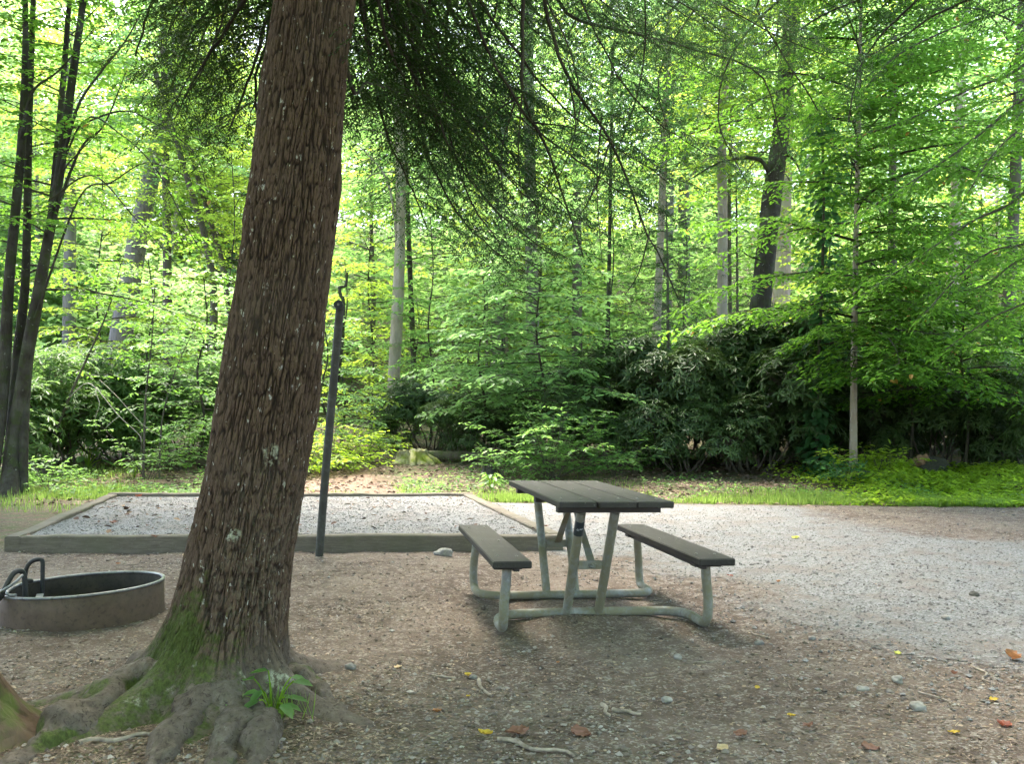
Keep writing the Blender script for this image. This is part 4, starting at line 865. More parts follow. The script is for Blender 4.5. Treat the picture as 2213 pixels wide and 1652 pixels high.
make_tree('large tree beyond the right edge whose leafy limbs slant across the upper right','tree',[stem_curve([rb-[0,0,.2],rb+[0,0,4],rb+[.1,.1,9],rb+[0,0,12]],24)],[(.2,.08)],M['bark_mid'],M['beech'],'leaf',.5,lambda rng,w,f,st,si: crown_on(rng,w,f,st,.45,.98,3.6,16,.14,.08,el=(.6,.2),sub_gap=.45,sub_len=1.1,tw_gap=.18,tw_len=.35),name='beech_tree',seed=31,extra=rl)
# ---- vine-wrapped sapling left of the pale stem
vb=gnd(1768,1036); vb=at(1768,1036,17.6); vb[2]=g1(vb[0],vb[1])
vt=thing('vine_covered_sapling','sapling wrapped in big dark heart shaped vine leaves left of the pale stem','tree',vb)
vs=stem_curve([vb,at(1765,850,17.6),at(1775,650,17.7),at(1780,420,17.8),at(1775,250,17.8)],40); g=Geo(); tube(g,vs,np.linspace(.045,.02,40),8); relocate(g,vb).build('trunk',M['bark_mid'],vt)
rng=np.random.default_rng(41); n=1500; j=rng.random(n)**.9*39; j=np.where(rng.random(n)<.25,rng.uniform(0,9,n),j); P=vs[j.astype(int)]; a=rng.uniform(0,2*PI,n); r=rng.uniform(.05,.42,n)*(1+.5*vn(j*.4,j*0)); 
P=P+np.stack([np.cos(a)*r,np.sin(a)*r,rng.normal(0,.1,n)],-1); g=Geo(); L=rng.uniform(.10,.19,n)
leaves(g,P,np.stack([np.cos(a),np.sin(a),rng.uniform(-1.1,-.1,n)],-1),np.stack([np.cos(a)*.8,np.sin(a)*.8,rng.uniform(.3,1,n)],-1),L,L*.8,'leaf'); relocate(g,vb).build('vine',M['vine'],vt)
# ---- understory trees
def understory(label,xd,Y,ztop_yd,R,seed,mat,leafL=.13,nb=26,b0=.22,lean=0,name='understory_tree',r=.034,group=None,prof=None,ratio=.55,cat='tree',bark='bark_dark'):
    p=at(xd,900,Y); p[2]=g1(p[0],Y); top=at(xd+lean,ztop_yd,Y)
    st=stem_curve([p-[0,0,.1],p*.75+top*.25+[.10,0,0],p*.5+top*.5-[.06,.05,0],p*.25+top*.75+[.08,.05,0],top],28)
    def fn(rng,w,f,st,si): crown_on(rng,w,f,st,b0,.99,R,nb,leafL,leafL*.52,el=(.45,.0),prof=prof or (lambda q:1-.65*q),sub_gap=.22,sub_len=.9,tw_gap=.12,tw_len=.32,tilt=.18)
    return make_tree(label,cat,[st],[(r,.012)],M[bark],M[mat],'leaf',ratio,fn,group,name,8,seed)
understory('small dogwood like tree with flat mint green leaf layers in the middle of the photo',1172,19.5,430,2.5,51,'dogwood',.17,56,.22,-14)
understory('layered leafy small tree between the metal pole and the pale trunk',735,23,560,1.8,52,'lime',.14,26,.12,10)
understory('low layered sapling just behind the top half of the metal pole',700,20.5,700,1.7,53,'dogwood',.13,22,.15,0)
understory('leafy small tree with pale green layers left of the dogwood like tree',1040,20.5,560,1.7,63,'dogwood',.14,34,.2,0)
understory('low yellow green tree behind the mossy stump',900,29.5,640,2.0,64,'maple',.14,30,.12,0)
understory('small tree close to the right edge reaching over the rhododendrons',2080,17.5,520,2.6,65,'beech',.12,40,.3,0)
understory('small layered tree over the thicket between vine and right edge',1960,18,560,2.3,66,'beech',.12,34,.35,0)
understory('leafy small tree before the far close pair of trunks',1480,29,440,3.0,67,'maple',.16,34,.15,0)
understory('pale green low tree behind the dogwood like tree, left side',1090,26,500,2.8,68,'dogwood',.16,34,.12,0)
understory('small green tree close behind the pale straight trunk',930,27,470,2.8,54,'maple',.15,28,.15,0)
understory('leafy sapling left of the big trunk, behind the fallen log',430,19,600,2.0,55,'dogwood',.13,24,.2,10)
understory('leafy sapling standing between fallen log and leaning grey trunk',330,21,560,2.2,56,'maple',.13,24,.2,-10)
understory('light green understory tree behind the dogwood like tree, on its right',1320,24,430,2.2,57,'maple',.14,26,.2,0)
understory('sunlit small tree filling the gap behind the dark leaning trunk',1790,26,360,3.0,58,'lime',.15,30,.15,0)
understory('leafy small tree behind the right edge shrubs',2120,22,420,2.8,59,'beech',.14,28,.15,0)
understory('leafy tree between the leaning grey trunk and the left clump',215,24,300,3.0,60,'lime',.14,32,.2,0)
understory('slender tree with yellow green leaves just left of the big trunk',500,26,330,2.6,61,'lime',.14,30,.2,0)
understory('slender tree with yellow green leaves right of the big trunk top',800,30,300,3.0,62,'lime',.16,30,.2,0)
# small dark understory hemlocks
def small_hemlock(label,xd,Y,top_yd,R,seed):
    p=at(xd,900,Y); p[2]=g1(p[0],Y); top=at(xd,top_yd,Y); st=stem_curve([p,p*.5+top*.5+[.04,0,0],top],24)
    fn=lambda rng,w,f,s,si: crown_on(rng,w,f,s,.25,.99,R,46,.075,.028,el=(.2,-.15),prof=lambda q:1-.8*q,sub_gap=.24,sub_len=.75,tw_gap=.10,tw_len=.26,droop=.35,hang=.1)
    return make_tree(label,'tree',[st],[(.07,.012)],M['bark_mid'],M['hemlock2'],'dia',.25,fn,None,'hemlock_tree',8,seed)
small_hemlock('dark small hemlock above the rhododendrons, left of the twin pale trunks',1440,23,430,2.3,71)
small_hemlock('dark small hemlock standing left of the dark leaning trunk',1590,25,330,2.4,72)
small_hemlock('thin dark hemlock over the middle of the photo',1050,33,300,2.6,73)
# ---- tall forest trees: own trunks, crowns share three meshes
def crown_mesh(seed,leafm,ll):
    rng=np.random.default_rng(seed); w=Geo(); f=Fol(); st=np.array([[.1*math.sin(z),.1*math.cos(z*1.3),z] for z in np.linspace(0,11,30)])
    crown_on(rng,w,f,st,.0,.97,4.2,52,ll,ll*.5,el=(.75,.0),prof=lambda q:.75+.6*q if q<.4 else 1.0-.7*(q-.4),sub_gap=.34,sub_len=1.4,tw_gap=.14,tw_len=.42)
    return w.mesh('limbs'),f.geo('dia',.58).mesh('crown')
CM=[crown_mesh(301,None,.19),crown_mesh(302,None,.20),crown_mesh(303,None,.18)]
for (l,c),m_ in zip(CM,('maple','dogwood','lime')): l.materials.append(M['bark_mid']); c.materials.append(M[m_])
def tall(label,pts,r0,bark,crown_z,ci,sc=1.,group=None,top=13,rz=0.,twigs=(),r1=None):
    """pts: photograph points (x,y,depth) from low to high"""
    low=at(*pts[0]); b=low.copy()
    if len(pts)>1:
        q=at(*pts[1]); k=(q-low)/max(.3,q[2]-low[2])
    else: k=np.zeros(3)
    b=low-k*(low[2]-g1(low[0],low[1])); b[2]=g1(b[0],b[1])-.1
    P=[b]+[at(*q) for q in pts]; 
    if P[1][2]<b[2]+.2: P.pop(1)
    d=(P[-1]-P[-2])/max(.3,P[-1][2]-P[-2][2]); end=P[-1]+d*max(.5,(top-P[-1][2])); P.append(end)
    t=thing('forest_tree',label,'tree',b,0,group); st=stem_curve(P,36); g=Geo(); stem_tube(g,st,r0,r1 or r0*.6,12,.3,seed=int(abs(b[0]*10)))
    for c,r in twigs: tube(g,curve([at(*q) for q in c],14),np.linspace(r,.008,14),5,False)
    relocate(g,b).build('trunk',M[bark],t)
    if ci is not None:
        cz=np.array([np.interp(crown_z,st[:,2],st[:,c]) for c in range(3)])
        for nm,me in zip(('limbs','crown'),CM[ci]):
            o=link(nm,me,None,t,cz-b); o.rotation_euler=(0,0,rz); o.scale=(sc,sc,sc*.9)
    return t
tall('pale straight trunk right of the metal pole, bare in its lower half',[(850,840,27),(862,600,27),(866,400,27),(862,250,27)],.20,'bark_pale',7.5,0,.9,None,15,.3,[([(862,560,27),(840,400,26.8),(790,330,26.6),(752,300,26.5)],.05),([(864,330,27),(820,285,26.7),(752,282,26.4)],.045),([(864,370,27),(800,380,26.7),(785,420,26.6)],.03)])
tall('thin dark trunk close behind the pale straight trunk, on its right',[(892,740,29),(885,560,29),(880,420,29)],.10,'bark_dark',8,1,.7,None,13,1.2)
tall('thick pale grey trunk leaning right, far left of the big trunk',[(275,650,32),(305,480,32),(345,300,32)],.42,'bark_grey',11,0,1.1,None,17,2.2)
tall('slim grey brown trunk just right of the leaning pale grey trunk',[(362,640,30),(360,450,30),(358,330,30)],.17,'bark_mid',9,1,.8,None,15,.5)
tall('dark forked trunk left of the big trunk, its nearer fork',[(458,780,28),(462,640,28),(445,520,28),(415,420,28)],.14,'bark_mid',7,2,.7,None,12,.8)
tall('slim dark trunk bending left beside the forked trunk',[(500,700,29),(478,560,29),(455,480,29)],.11,'bark_mid',7,2,.6,None,12,1.9)
tall('reddish pale trunk with stub branches right of the middle',[(1560,740,24.5),(1562,500,24.5),(1560,340,24.5),(1565,200,24.5)],.165,'bark_pale',8,1,.8,None,15,2.6,[([(1562,330,24.5),(1520,350,24.2),(1480,400,24)],.03),([(1562,300,24.5),(1620,345,24.2),(1690,345,24)],.035)])
tall('thin trunk right beside the reddish pale trunk',[(1578,700,27),(1576,450,27),(1580,280,27)],.07,'bark_mid',8,2,.6,None,12,.1)
tall('dark blackish trunk leaning right above the rhododendrons',[(1632,770,22),(1650,600,22),(1668,430,22),(1685,310,22),(1700,150,22)],.30,'bark_dark',7.5,2,.8,None,13,1.,[([(1672,400,22),(1640,345,21.7),(1560,350,21.4),(1480,395,21.2)],.07),([(1685,330,22),(1715,345,21.8),(1735,385,21.6)],.05),([(1655,560,22),(1620,555,21.8),(1590,530,21.6)],.04)])
tall('pale trunk directly behind the dark leaning trunk',[(1685,700,31),(1692,520,31),(1697,340,31)],.36,'bark_pale',10,0,.9,None,16,.2)
tall('far greyish trunk of a close pair, the left one of the two',[(1442,520,38),(1445,400,38),(1450,280,38)],.28,'bark_grey',11,1,.9,None,17,.9)
tall('far greyish trunk of a close pair, the right one of the two',[(1478,520,39),(1478,400,39),(1480,280,39)],.30,'bark_grey',11,2,.9,None,17,1.9)
tall('pale trunk rising out of the rhododendrons left of the middle gap',[(1416,780,25),(1420,700,25),(1424,600,25)],.15,'bark_pale',8,1,.7,None,13,2.9)
tall('broad pale trunk half hidden behind the dogwood like tree',[(1150,860,27),(1152,760,27),(1150,640,27)],.27,'bark_grey',8.5,0,.9,None,16,1.3)
tall('far slim trunk high behind the dogwood like tree',[(1247,580,36),(1247,500,36),(1246,400,36)],.22,'bark_mid',10,2,.8,None,15,.4)
tall('thin dark trunk right of the dogwood like tree',[(1312,760,26),(1316,600,26),(1318,480,26)],.075,'bark_dark',7.5,1,.6,None,12,2.4)
tall('far grey trunk left behind the dogwood like tree',[(1080,560,37),(1082,480,37),(1085,380,37)],.32,'bark_grey',10,0,.9,None,16,1.1)
tall('pale trunk seen through leaves near the right edge',[(2052,760,30),(2060,560,30),(2066,420,30)],.26,'bark_pale',9,1,.9,None,16,2.1)
tall('dark trunk seen through leaves at the right edge',[(2170,740,24),(2185,600,24),(2190,480,24)],.2,'bark_mid',7.5,0,.8,None,14,.7)
tall('dim grey trunk in the left wood between clump and leaning trunk',[(150,640,34),(152,450,34),(150,250,34)],.26,'bark_grey',9,2,.9,None,16,.6)
tall('slim trunk hidden in leaves right of the vine covered sapling',[(1930,700,28),(1928,500,28),(1930,300,28)],.16,'bark_mid',8,1,.8,None,14,1.6)
rng=np.random.default_rng(77)
for i in range(34):
    Y=rng.uniform(37,62); xd=rng.uniform(-150,2360); p=at(xd,600,Y); z=g1(p[0],Y); b=np.array([p[0],Y,z])
    t=thing('forest_tree','tall tree of the sunlit wood behind the forest edge','tree',b,0,'tall trees deeper in the wood'); g=Geo(); st=stem_curve([[0,0,-.1],[rng.normal(0,.2),0,5],[rng.normal(0,.3),.2,9],[0,0,14]],20)
    stem_tube(g,st,rng.uniform(.1,.2),.06,9,.3,seed=i); g.build('trunk',M[('bark_mid','bark_grey','bark_pale')[i%3]],t)
    s=rng.uniform(.9,1.35); rz=rng.uniform(0,6)
    for nm,me in zip(('limbs','crown'),CM[i%3]):
        o=link(nm,me,None,t,(0,0,rng.uniform(.8,4.5))); o.rotation_euler=(0,0,rz); o.scale=(s,s,s*.9)
for i,(x,y) in enumerate([(-7,-4),(-3,-6),(2,-4.5),(6,-5),(10,-2),(-12,0),(-14,5),(13,3),(15,7),(0,-10),(-6,-11),(7,-11),(14,-8),(-14,-7),(-15,3),(16,1),(-16,10),(17,10),(10.5,1.2),(-10,-1.5)]):  # unseen rest of the wood, added to block sky light over the foreground
    b=np.array([x,y,g1(x,y)]); t=thing('forest_tree','unseen tall tree round the campsite, added to shade the foreground','tree',b,0,'unseen trees added around the campsite for shade'); g=Geo(); st=stem_curve([[0,0,-.1],[.1,0,4],[0,.1,8],[0,0,14]],16)
    stem_tube(g,st,.2,.07,9,.3,seed=i); g.build('trunk',M['bark_mid'],t)
    for nm,me in zip(('limbs','crown'),CM[i%3]):
        o=link(nm,me,None,t,(0,0,3.2+(i%4)*.7)); o.rotation_euler=(0,0,i*1.1); o.scale=(1.15,1.15,1)
for i,(x,y,zc,s) in enumerate([(-10.5,9.5,10.5,1.3),(-13,15.5,8.5,1.5),(12.5,2.5,6.6,1.3)]):  # out of view, added so high crowns darken the gravel clearing
    b=np.array([x,y,g1(x,y)]); t=thing('forest_tree','unseen tall tree added so its high crown shades the clearing','tree',b,0,'unseen trees added to shade the clearing'); g=Geo(); st=stem_curve([[0,0,-.1],[.05,0,4],[0,.1,9],[0,0,15]],16)
    stem_tube(g,st,.15,.07,9,.3,seed=i+50); g.build('trunk',M['bark_mid'],t)
    for nm,me in zip(('limbs','crown'),CM[i%3]):
        o=link(nm,me,None,t,(0,0,zc)); o.rotation_euler=(0,0,i*1.7); o.scale=(s,s,.7)
for o in list(COL.objects):
    if o.parent is None and o.get('label','').startswith(('clump of four','slim straight pale')):
        left=o['label'].startswith('clump')
        for nm,me in zip(('upper_shade_limbs','upper_shade_crown'),CM[1]):  # oversized crowns added above the frame to keep sun off the clearing
            q=link(nm,me,None,o,(.8,.6,10.8) if left else (-1.6,-.3,11.)); q.scale=(1.75,1.75,.6) if left else (1.6,1.6,.6)
# ---- far wood on the hillside: one mass
rng=np.random.default_rng(78); g=Geo(); tw=Geo(); n=780
cy=36+rng.random(n)*62; cx=rng.uniform(-.66,.66,n)*cy; cz=gz(cx,cy)+.5+rng.random(n)**1.2*np.clip((cy-30)*.7,3,24); cr=rng.uniform(2.2,4.2,n)
m=430; d=norm(rng.normal(0,1,(n,m,3))); d[...,2]=np.where(d[...,2]<-.3,-d[...,2],d[...,2]); rr=rng.uniform(.5,1.,(n,m))**.5
P=np.stack([cx,cy,cz],-1)[:,None]+d*(rr*cr[:,None])[...,None]*np.array([1.15,1.,.75])
P=P.reshape(-1,3); a=rng.uniform(0,2*PI,len(P)); L=rng.uniform(.22,.44,len(P))
leaves(g,P,np.stack([np.cos(a),np.sin(a),rng.normal(-.2,.25,len(P))],-1),np.array([0,0,1.])+rng.normal(0,.35,P.shape),L,L*.7,'dia')
tag(g.build('far_wood',M['far']),'sunlit yellow green leaf mass of the wooded hillside far behind','far wood',kind='stuff')
# ---- rhododendrons
def rhodo_meshes(seed,W=1.6,H=2.7,nl=13,nw=135):
    rng=np.random.default_rng(seed); w=Geo(); f=Fol(); fl=Geo()
    lobes=[]
    for i in range(nl):
        a=rng.uniform(0,2*PI); r=W*math.sqrt(rng.random()); lobes.append((np.array([r*math.cos(a),r*math.sin(a)*.7,H*rng.uniform(.18,.88)*(1-.25*r/W)]),rng.uniform(.45,.8)))
    for c,R in lobes:
        b=np.array([c[0]*.3+rng.normal(0,.1),c[1]*.3,-.1]); p=curve([b,b*.6+c*.4+rng.normal(0,.15,3),c],12); tube(w,p,np.linspace(.026,.011,12),5,False)
        d=norm(rng.normal(0,1,(nw,3))); d[:,2]=np.where(d[:,2]<-.45,-d[:,2],d[:,2]); P=c+d*(R*rng.uniform(.55,1.08,nw))[:,None]; P=P[P[:,2]>.05]; d=norm(P-c)
        for q in P[::3]: tube(w,[c+(q-c)*.15+rng.normal(0,.04,3),(c+q)/2+rng.normal(0,.05,3),q],[.006,.005,.003],3,False)
        k=7; up=norm(d*.9+np.array([0,-.25,.6])); u=norm(np.cross(up,rng.normal(0,1,up.shape))); v=np.cross(up,u)
        for j in range(k):
            a=j/k*2*PI+rng.normal(0,.2,len(P)); D=u*np.cos(a)[:,None]+v*np.sin(a)[:,None]+up*rng.uniform(-.25,.25,(len(P),1))
            f.put(P,D,up+rng.normal(0,.15,up.shape),rng.uniform(.105,.185,len(P)))
    return w.mesh('stems'),f.geo('lance',.25).mesh('leaves')
RM=[rhodo_meshes(401),rhodo_meshes(402,1.5,3.0,14),rhodo_meshes(403,1.8,2.3,13)]
BM=[(a,c.copy()) for a,c in RM]
for _,c in BM: c.materials.append(M['bush'])
for l,c in RM: l.materials.append(M['bark_mid']); c.materials.append(M['rhodo'])
RH=[(1400,19.5,1,1.05,'dark rhododendron left of the vine covered sapling, nearest the bright shrub'),(1520,20.,0,1.2,'tall dark rhododendron in front of the reddish pale trunk'),(1640,19.,1,1.2,'tall dark rhododendron below the dark leaning trunk'),(1730,19.5,2,1.15,'dark rhododendron close left of the vine covered sapling'),(1480,18.6,2,.75,'low dark rhododendron at the gravel edge, left one of the thicket'),(1600,18.4,2,.8,'low dark rhododendron at the gravel edge, middle of the thicket'),
(1900,20.5,0,.9,'rhododendron right behind the slim pale stem'),(2010,19.,2,.85,'rhododendron behind the broken log on the right'),(2120,18.5,1,.78,'glossy rhododendron near the right edge'),(2215,17.5,0,.8,'rhododendron cut by the right edge with pale leaf stars'),(940,23.5,2,.8,'rhododendron behind the mossy stump'),(1060,22.5,0,.7,'rhododendron between mossy stump and bright shrub'),(1000,21.3,2,.7,'low rhododendron above the fallen log in the middle'),(1250,22.5,1,.85,'rhododendron behind the bright shrub in the middle'),(1340,21.5,2,.9,'rhododendron right of the bright shrub'),(1130,24,1,.75,'rhododendron under the dogwood like tree'),
(160,19.5,0,1.05,'dim bush behind the left clump with dead pale twigs'),(280,20.5,2,1.05,'dim bush behind the fallen log at left'),(400,22,0,.9,'dim bush left of the big trunk'),(-40,17.5,2,1.0,'dim bush cut by the left edge'),(1790,23,1,1.2,'tall rhododendron deep behind the vine covered sapling'),(1980,23,1,1.2,'tall rhododendron deep behind the slim pale stem on the right'),(2190,21,1,1.25,'tall rhododendron deep at the right edge')]
for i,(xd,Y,mi,sc,lab) in enumerate(RH):
    p=at(xd,900,Y); p[2]=g1(p[0],Y)
    t=thing('rhododendron_bush',lab,'bush',p,0,'rhododendron thicket of the forest edge')
    for nm,me in zip(('stems','leaves'),(BM if lab.startswith('dim') or Y>=21 and xd>1700 else RM)[mi]):
        o=link(nm,me,None,t); o.rotation_euler=(0,0,i*1.9); o.scale=(sc,sc,sc)
# white blossom heads on the thicket
M['bloom']=(lambda t:t.end(t.pbr((.78,.76,.76),.6)))(NT('white_blossom'))
for i,(xd,yd,Y,lab) in enumerate([(1482,834,18.9,'white blossom head on the rhododendrons, leftmost and a bit lower'),(1664,838,18.2,'white blossom head below the dark leaning trunk, upper of two'),(1661,875,18.0,'white blossom head below the dark leaning trunk, lower of two'),(1750,968,18.3,'small white blossom low beside the vine covered sapling')]):
    rng=np.random.default_rng(500+i); d=norm(rng.normal(0,1,(26,3))+[0,-.4,.4]); g=Geo(); leaves(g,d*.03,d+rng.normal(0,.3,d.shape),rng.normal(0,1,d.shape),.055,.04,'leaf')
    tag(g.build('blossom',M['bloom'],None,loc=at(xd,yd,Y)),lab,'blossom','white rhododendron blossoms')
# ---- leafy shrubs and herbs
def shrub(label,xd,Y,W,H,seed,mat,nst=16,leafL=.1,name='shrub',cat='shrub'):
    rng=np.random.default_rng(seed); p=at(xd,1000,Y); p[2]=g1(p[0],Y); w=Geo(); f=Fol()
    for i in range(nst):
        a=i*2.4+rng.uniform(-.3,.3); el=rng.uniform(.45,1.35); L=H/math.sin(max(.55,el))*rng.uniform(.65,1.); 
        bough(rng,w,f,limb_path(rng,[rng.normal(0,.08*W),rng.normal(0,.08*W),-.03],a,el,min(L,W*1.2/max(.2,math.cos(el))),.9,8,.08),.008,leafL,leafL*.5,sub_gap=.16,sub_len=.5,tw_gap=.12,tw_len=.22,start=.15,sub_r=.003)
    t=thing(name,label,cat,p); w.build('stems',M['bark_mid'],t); f.geo('leaf',.5).build('leaves',M[mat],t); return t
shrub('bright green bushy shrub in the middle, behind the table',1190,17.2,1.15,1.55,601,'shrub',26,.12)
shrub('thin airy shrub left of the bright green bushy one',1085,17.6,.6,.85,602,'shrub',9,.10)
shrub('low bright shrub right of the bushy one, at the foot of the rhododendrons',1330,17.6,.8,.9,603,'shrub',14,.10)
shrub('tall leafy shrub behind the bright bushy one on its right',1330,19.2,1.0,2.3,604,'shrub',14,.13)
shrub('leafy green shrub at the foot of the slim pale stem',1905,16.3,1.0,.75,605,'herb',18,.12)
shrub('dark leafy shrub between pale stem and gravel',1830,15.9,.55,.5,606,'vine',12,.11)
shrub('bright green bush right behind the lower half of the metal pole',720,18.5,.95,1.05,607,'herb',24,.10)
shrub('bright green bush left of the dirt path',775,20,.8,.95,608,'herb',18,.10)
shrub('low bush between the big trunk and the metal pole',660,17.5,.8,.8,609,'herb',18,.10)
shrub('leafy shrub right of the path behind the mossy stump',860,23.5,1.1,1.5,610,'shrub',18,.12)
shrub('low green shrub beside the left clump',110,15.6,.7,.55,611,'shrub',12,.10)
shrub('leafy shrub behind the fallen log at left',390,18.6,.9,1.2,612,'shrub',14,.12)
shrub('small dark sapling shrub standing by the fallen log at left',320,17,.6,2.2,613,'shrub',7,.09)
def bigleaf(label,xd,yd,s,seed,n=9,mat='shrub',Y=None):
    rng=np.random.default_rng(seed); p=gnd(xd,yd); g=Geo(); w=Geo()
    for i in range(n):
        a=i*2.4; h=s*(.5+1.1*i/n); q=np.array([math.cos(a),math.sin(a),0])*s*rng.uniform(.3,.75)+[0,0,h]; tube(w,curve([[0,0,0],q*.5+[0,0,.12*s],q],8),s*.025,4,False)
        leaves(g,q[None],np.array([[math.cos(a),math.sin(a),-.35]]),np.array([[rng.normal(0,.2),rng.normal(0,.2),1]]),s*rng.uniform(.6,.95),s*.42,'leaf')
    t=thing('broad_leaf_plant',label,'plant',p); w.build('stems',M['herb'],t); g.build('leaves',M[mat],t); return t
bigleaf('broad leaved pale green plant in the dark gap at left',190,1015,.38,701,11,'dogwood')
bigleaf('small broad leaved plant low in the grass at left',290,1035,.22,702,7)
bigleaf('patch of round leaved plants at the gravel edge left of the table',1062,1062,.20,703,18,'shrub')
sd=gnd(588,1558); rng=np.random.default_rng(710); sd_s=1.5; t=thing('seedling','small green seedling tufted with grass at the foot of the big trunk','plant',sd)
g=Geo(); w=Geo()
for i in range(16):
    a=i*2.4; h=rng.uniform(.05,.15); q=np.array([math.cos(a)*rng.uniform(.03,.12),math.sin(a)*.06,h]); tube(w,curve([[0,0,0],q*.6+[0,0,.02],q],7),.0022,4,False)
    leaves(g,q[None],np.array([[math.cos(a),math.sin(a)*.6,-.15]]),np.array([[0.1,-.2,1]]),rng.uniform(.045,.085),rng.uniform(.026,.04),'leaf')
w.build('stems',M['herb'],t); g.build('leaves',M['shrub'],t)
n=90; a=rng.uniform(0,2*PI,n); g=Geo(); leaves(g,np.stack([rng.normal(0,.045,n),rng.normal(0,.03,n),np.zeros(n)],-1),np.stack([np.cos(a)*.5,np.sin(a)*.5,np.ones(n)],-1),np.stack([np.cos(a),np.sin(a),np.full(n,-.3)],-1),rng.uniform(.04,.11,n),.003,'strip'); g.build('grass_tuft',M['grass'],t); t.scale=(1.45,1.45,1.35)
# ---- ground cover: grass strip and herbs (beyond counting)
rng=np.random.default_rng(801)
def blades(n,x,y,h): 
    a=rng.uniform(0,2*PI,n); g=Geo(); ln=rng.uniform(.15,.8,n)
    leaves(g,np.stack([x,y,gz(x,y)-.005],-1),np.stack([np.cos(a)*ln,np.sin(a)*ln,np.ones(n)],-1),np.stack([np.cos(a),np.sin(a),-.4+0*a],-1),h,rng.uniform(.005,.011,n),'strip'); return g
n=60000; x=rng.uniform(-11,11,n); edge=14.1-.11*np.clip(x,-1,12); y=edge+.05+rng.gamma(1.4,.55,n)*(1+.6*vn(x*.7,x*0)); c=fbm(x*.9,y*.9,oct=3,seed=15)
k=(rng.random(n)<np.clip(.55+1.2*c,0,1))&(path_mask(x,y)<.6)&~on_pad(x,y); x,y=x[k],y[k]; n=len(x)
tag(blades(n,x,y,rng.uniform(.04,.13,n)*(1+.4*vn(x*1.4,y*1.4))).build('grass_strip',M['grass'],smooth=False),'bright green grass along the far edge of the gravel','grass',kind='stuff')
n=16000; x=rng.uniform(-11.5,-4.6,n); y=rng.uniform(9.3,19,n); c=fbm(x*.8,y*.8,oct=3,seed=16); k=(rng.random(n)<np.clip(.2+1.3*c,0,1))&(x<-5.2-.23*(y-9))&(y>12.6-.0*x); x,y=x[k],y[k]; n=len(x)
tag(blades(n,x,y,rng.uniform(.05,.2,n)).build('shade_grass',M['grass'],smooth=False),'dull green grass and weeds left of the tent pad','grass',kind='stuff')
def herbs(n,x,y,h,L):
    P=np.stack([x,y,gz(x,y)+h],-1); a=rng.uniform(0,2*PI,n); g=Geo(); leaves(g,P,np.stack([np.cos(a),np.sin(a),rng.normal(-.15,.25,n)],-1),np.array([0,0,1.])+rng.normal(0,.3,P.shape),L,L*.6,'leaf'); return g
n=34000; x=rng.uniform(4.5,13.5,n); edge=14.1-.11*np.clip(x,-1,12); y=edge+.1+rng.random(n)**1.2*4.2; f=sstep(4.5,7.2,x+.5*vn(y,x)); top=(.10+.30*sstep(0,2.2,y-edge))*(.7+.5*fbm(x*.9,y*.9,oct=3,seed=19)); k=rng.random(n)<f; x,y,top=x[k],y[k],np.maximum(top[k],.04); n=len(x)
tag(herbs(n,x,y,top*rng.random(n)**.6,rng.uniform(.05,.10,n)).build('ground_cover',M['herb']),'sunlit yellow green ground cover at the right edge of the gravel','ground cover',kind='stuff')
n=30000; x=rng.uniform(-11,9,n); edge=14.1-.11*np.clip(x,-1,12); y=edge+.3+rng.random(n)**1.3*6; c=fbm(x*.6,y*.6,oct=3,seed=18); k=(rng.random(n)<np.clip(.25+1.3*c,0,.9))&(path_mask(x,y)<.35)&~on_pad(x,y); x,y=x[k],y[k]; n=len(x)
tag(herbs(n,x,y,(.03+.22*np.clip(.4+fbm(x*1.1,y*1.1,oct=2,seed=20),0,1))*rng.random(n),rng.uniform(.04,.085,n)).build('woodland_herbs',M['shrub']),'low woodland herbs between grass and bushes','ground cover',kind='stuff')
# ---- stumps, logs, dead wood
def logthing(name,label,pts,r0,r1,mat,sides=18,cat='log',rough=.12,seed=0):
    p=curve(np.array(pts,float),26); o=p[0].copy(); u=np.linspace(0,1,26); g=Geo(); tube(g,p-o,(r0+(r1-r0)*u)*(1+rough*fbm(u*7+seed,u*0+seed,oct=3)),sides)
    return tag(g.build(name,mat,None,loc=o),label,cat)
def lay(xd,Y,r): 
    p=at(xd,1000,Y); return [p[0],p[1],g1(p[0],Y)+r]
M['log']=bark_mat('rotting_log',(.07,.055,.042),(.17,.14,.11),(.12,.105,.075),.8,moss=(.07,.09,.025)); M['paledead']=bark_mat('bleached_wood',(.25,.21,.17),(.45,.40,.34),None,.8)
logthing('fallen_log','long fallen log lying left of the big trunk behind the grass',[lay(290,19.6,.10),lay(400,19.2,.13),lay(520,18.8,.13),lay(640,18.6,.12)],.10,.15,M['log'])
logthing('fallen_log','fallen log behind the mossy stump, partly under bushes',[lay(905,20.6,.13),lay(1000,20.4,.14),lay(1090,20.2,.12)],.13,.11,M['log'])
logthing('fallen_log','mossy log end at the top of the dirt path',[lay(775,25.5,.12),lay(812,25.2,.12),lay(850,25,.1)],.13,.10,M['log'])
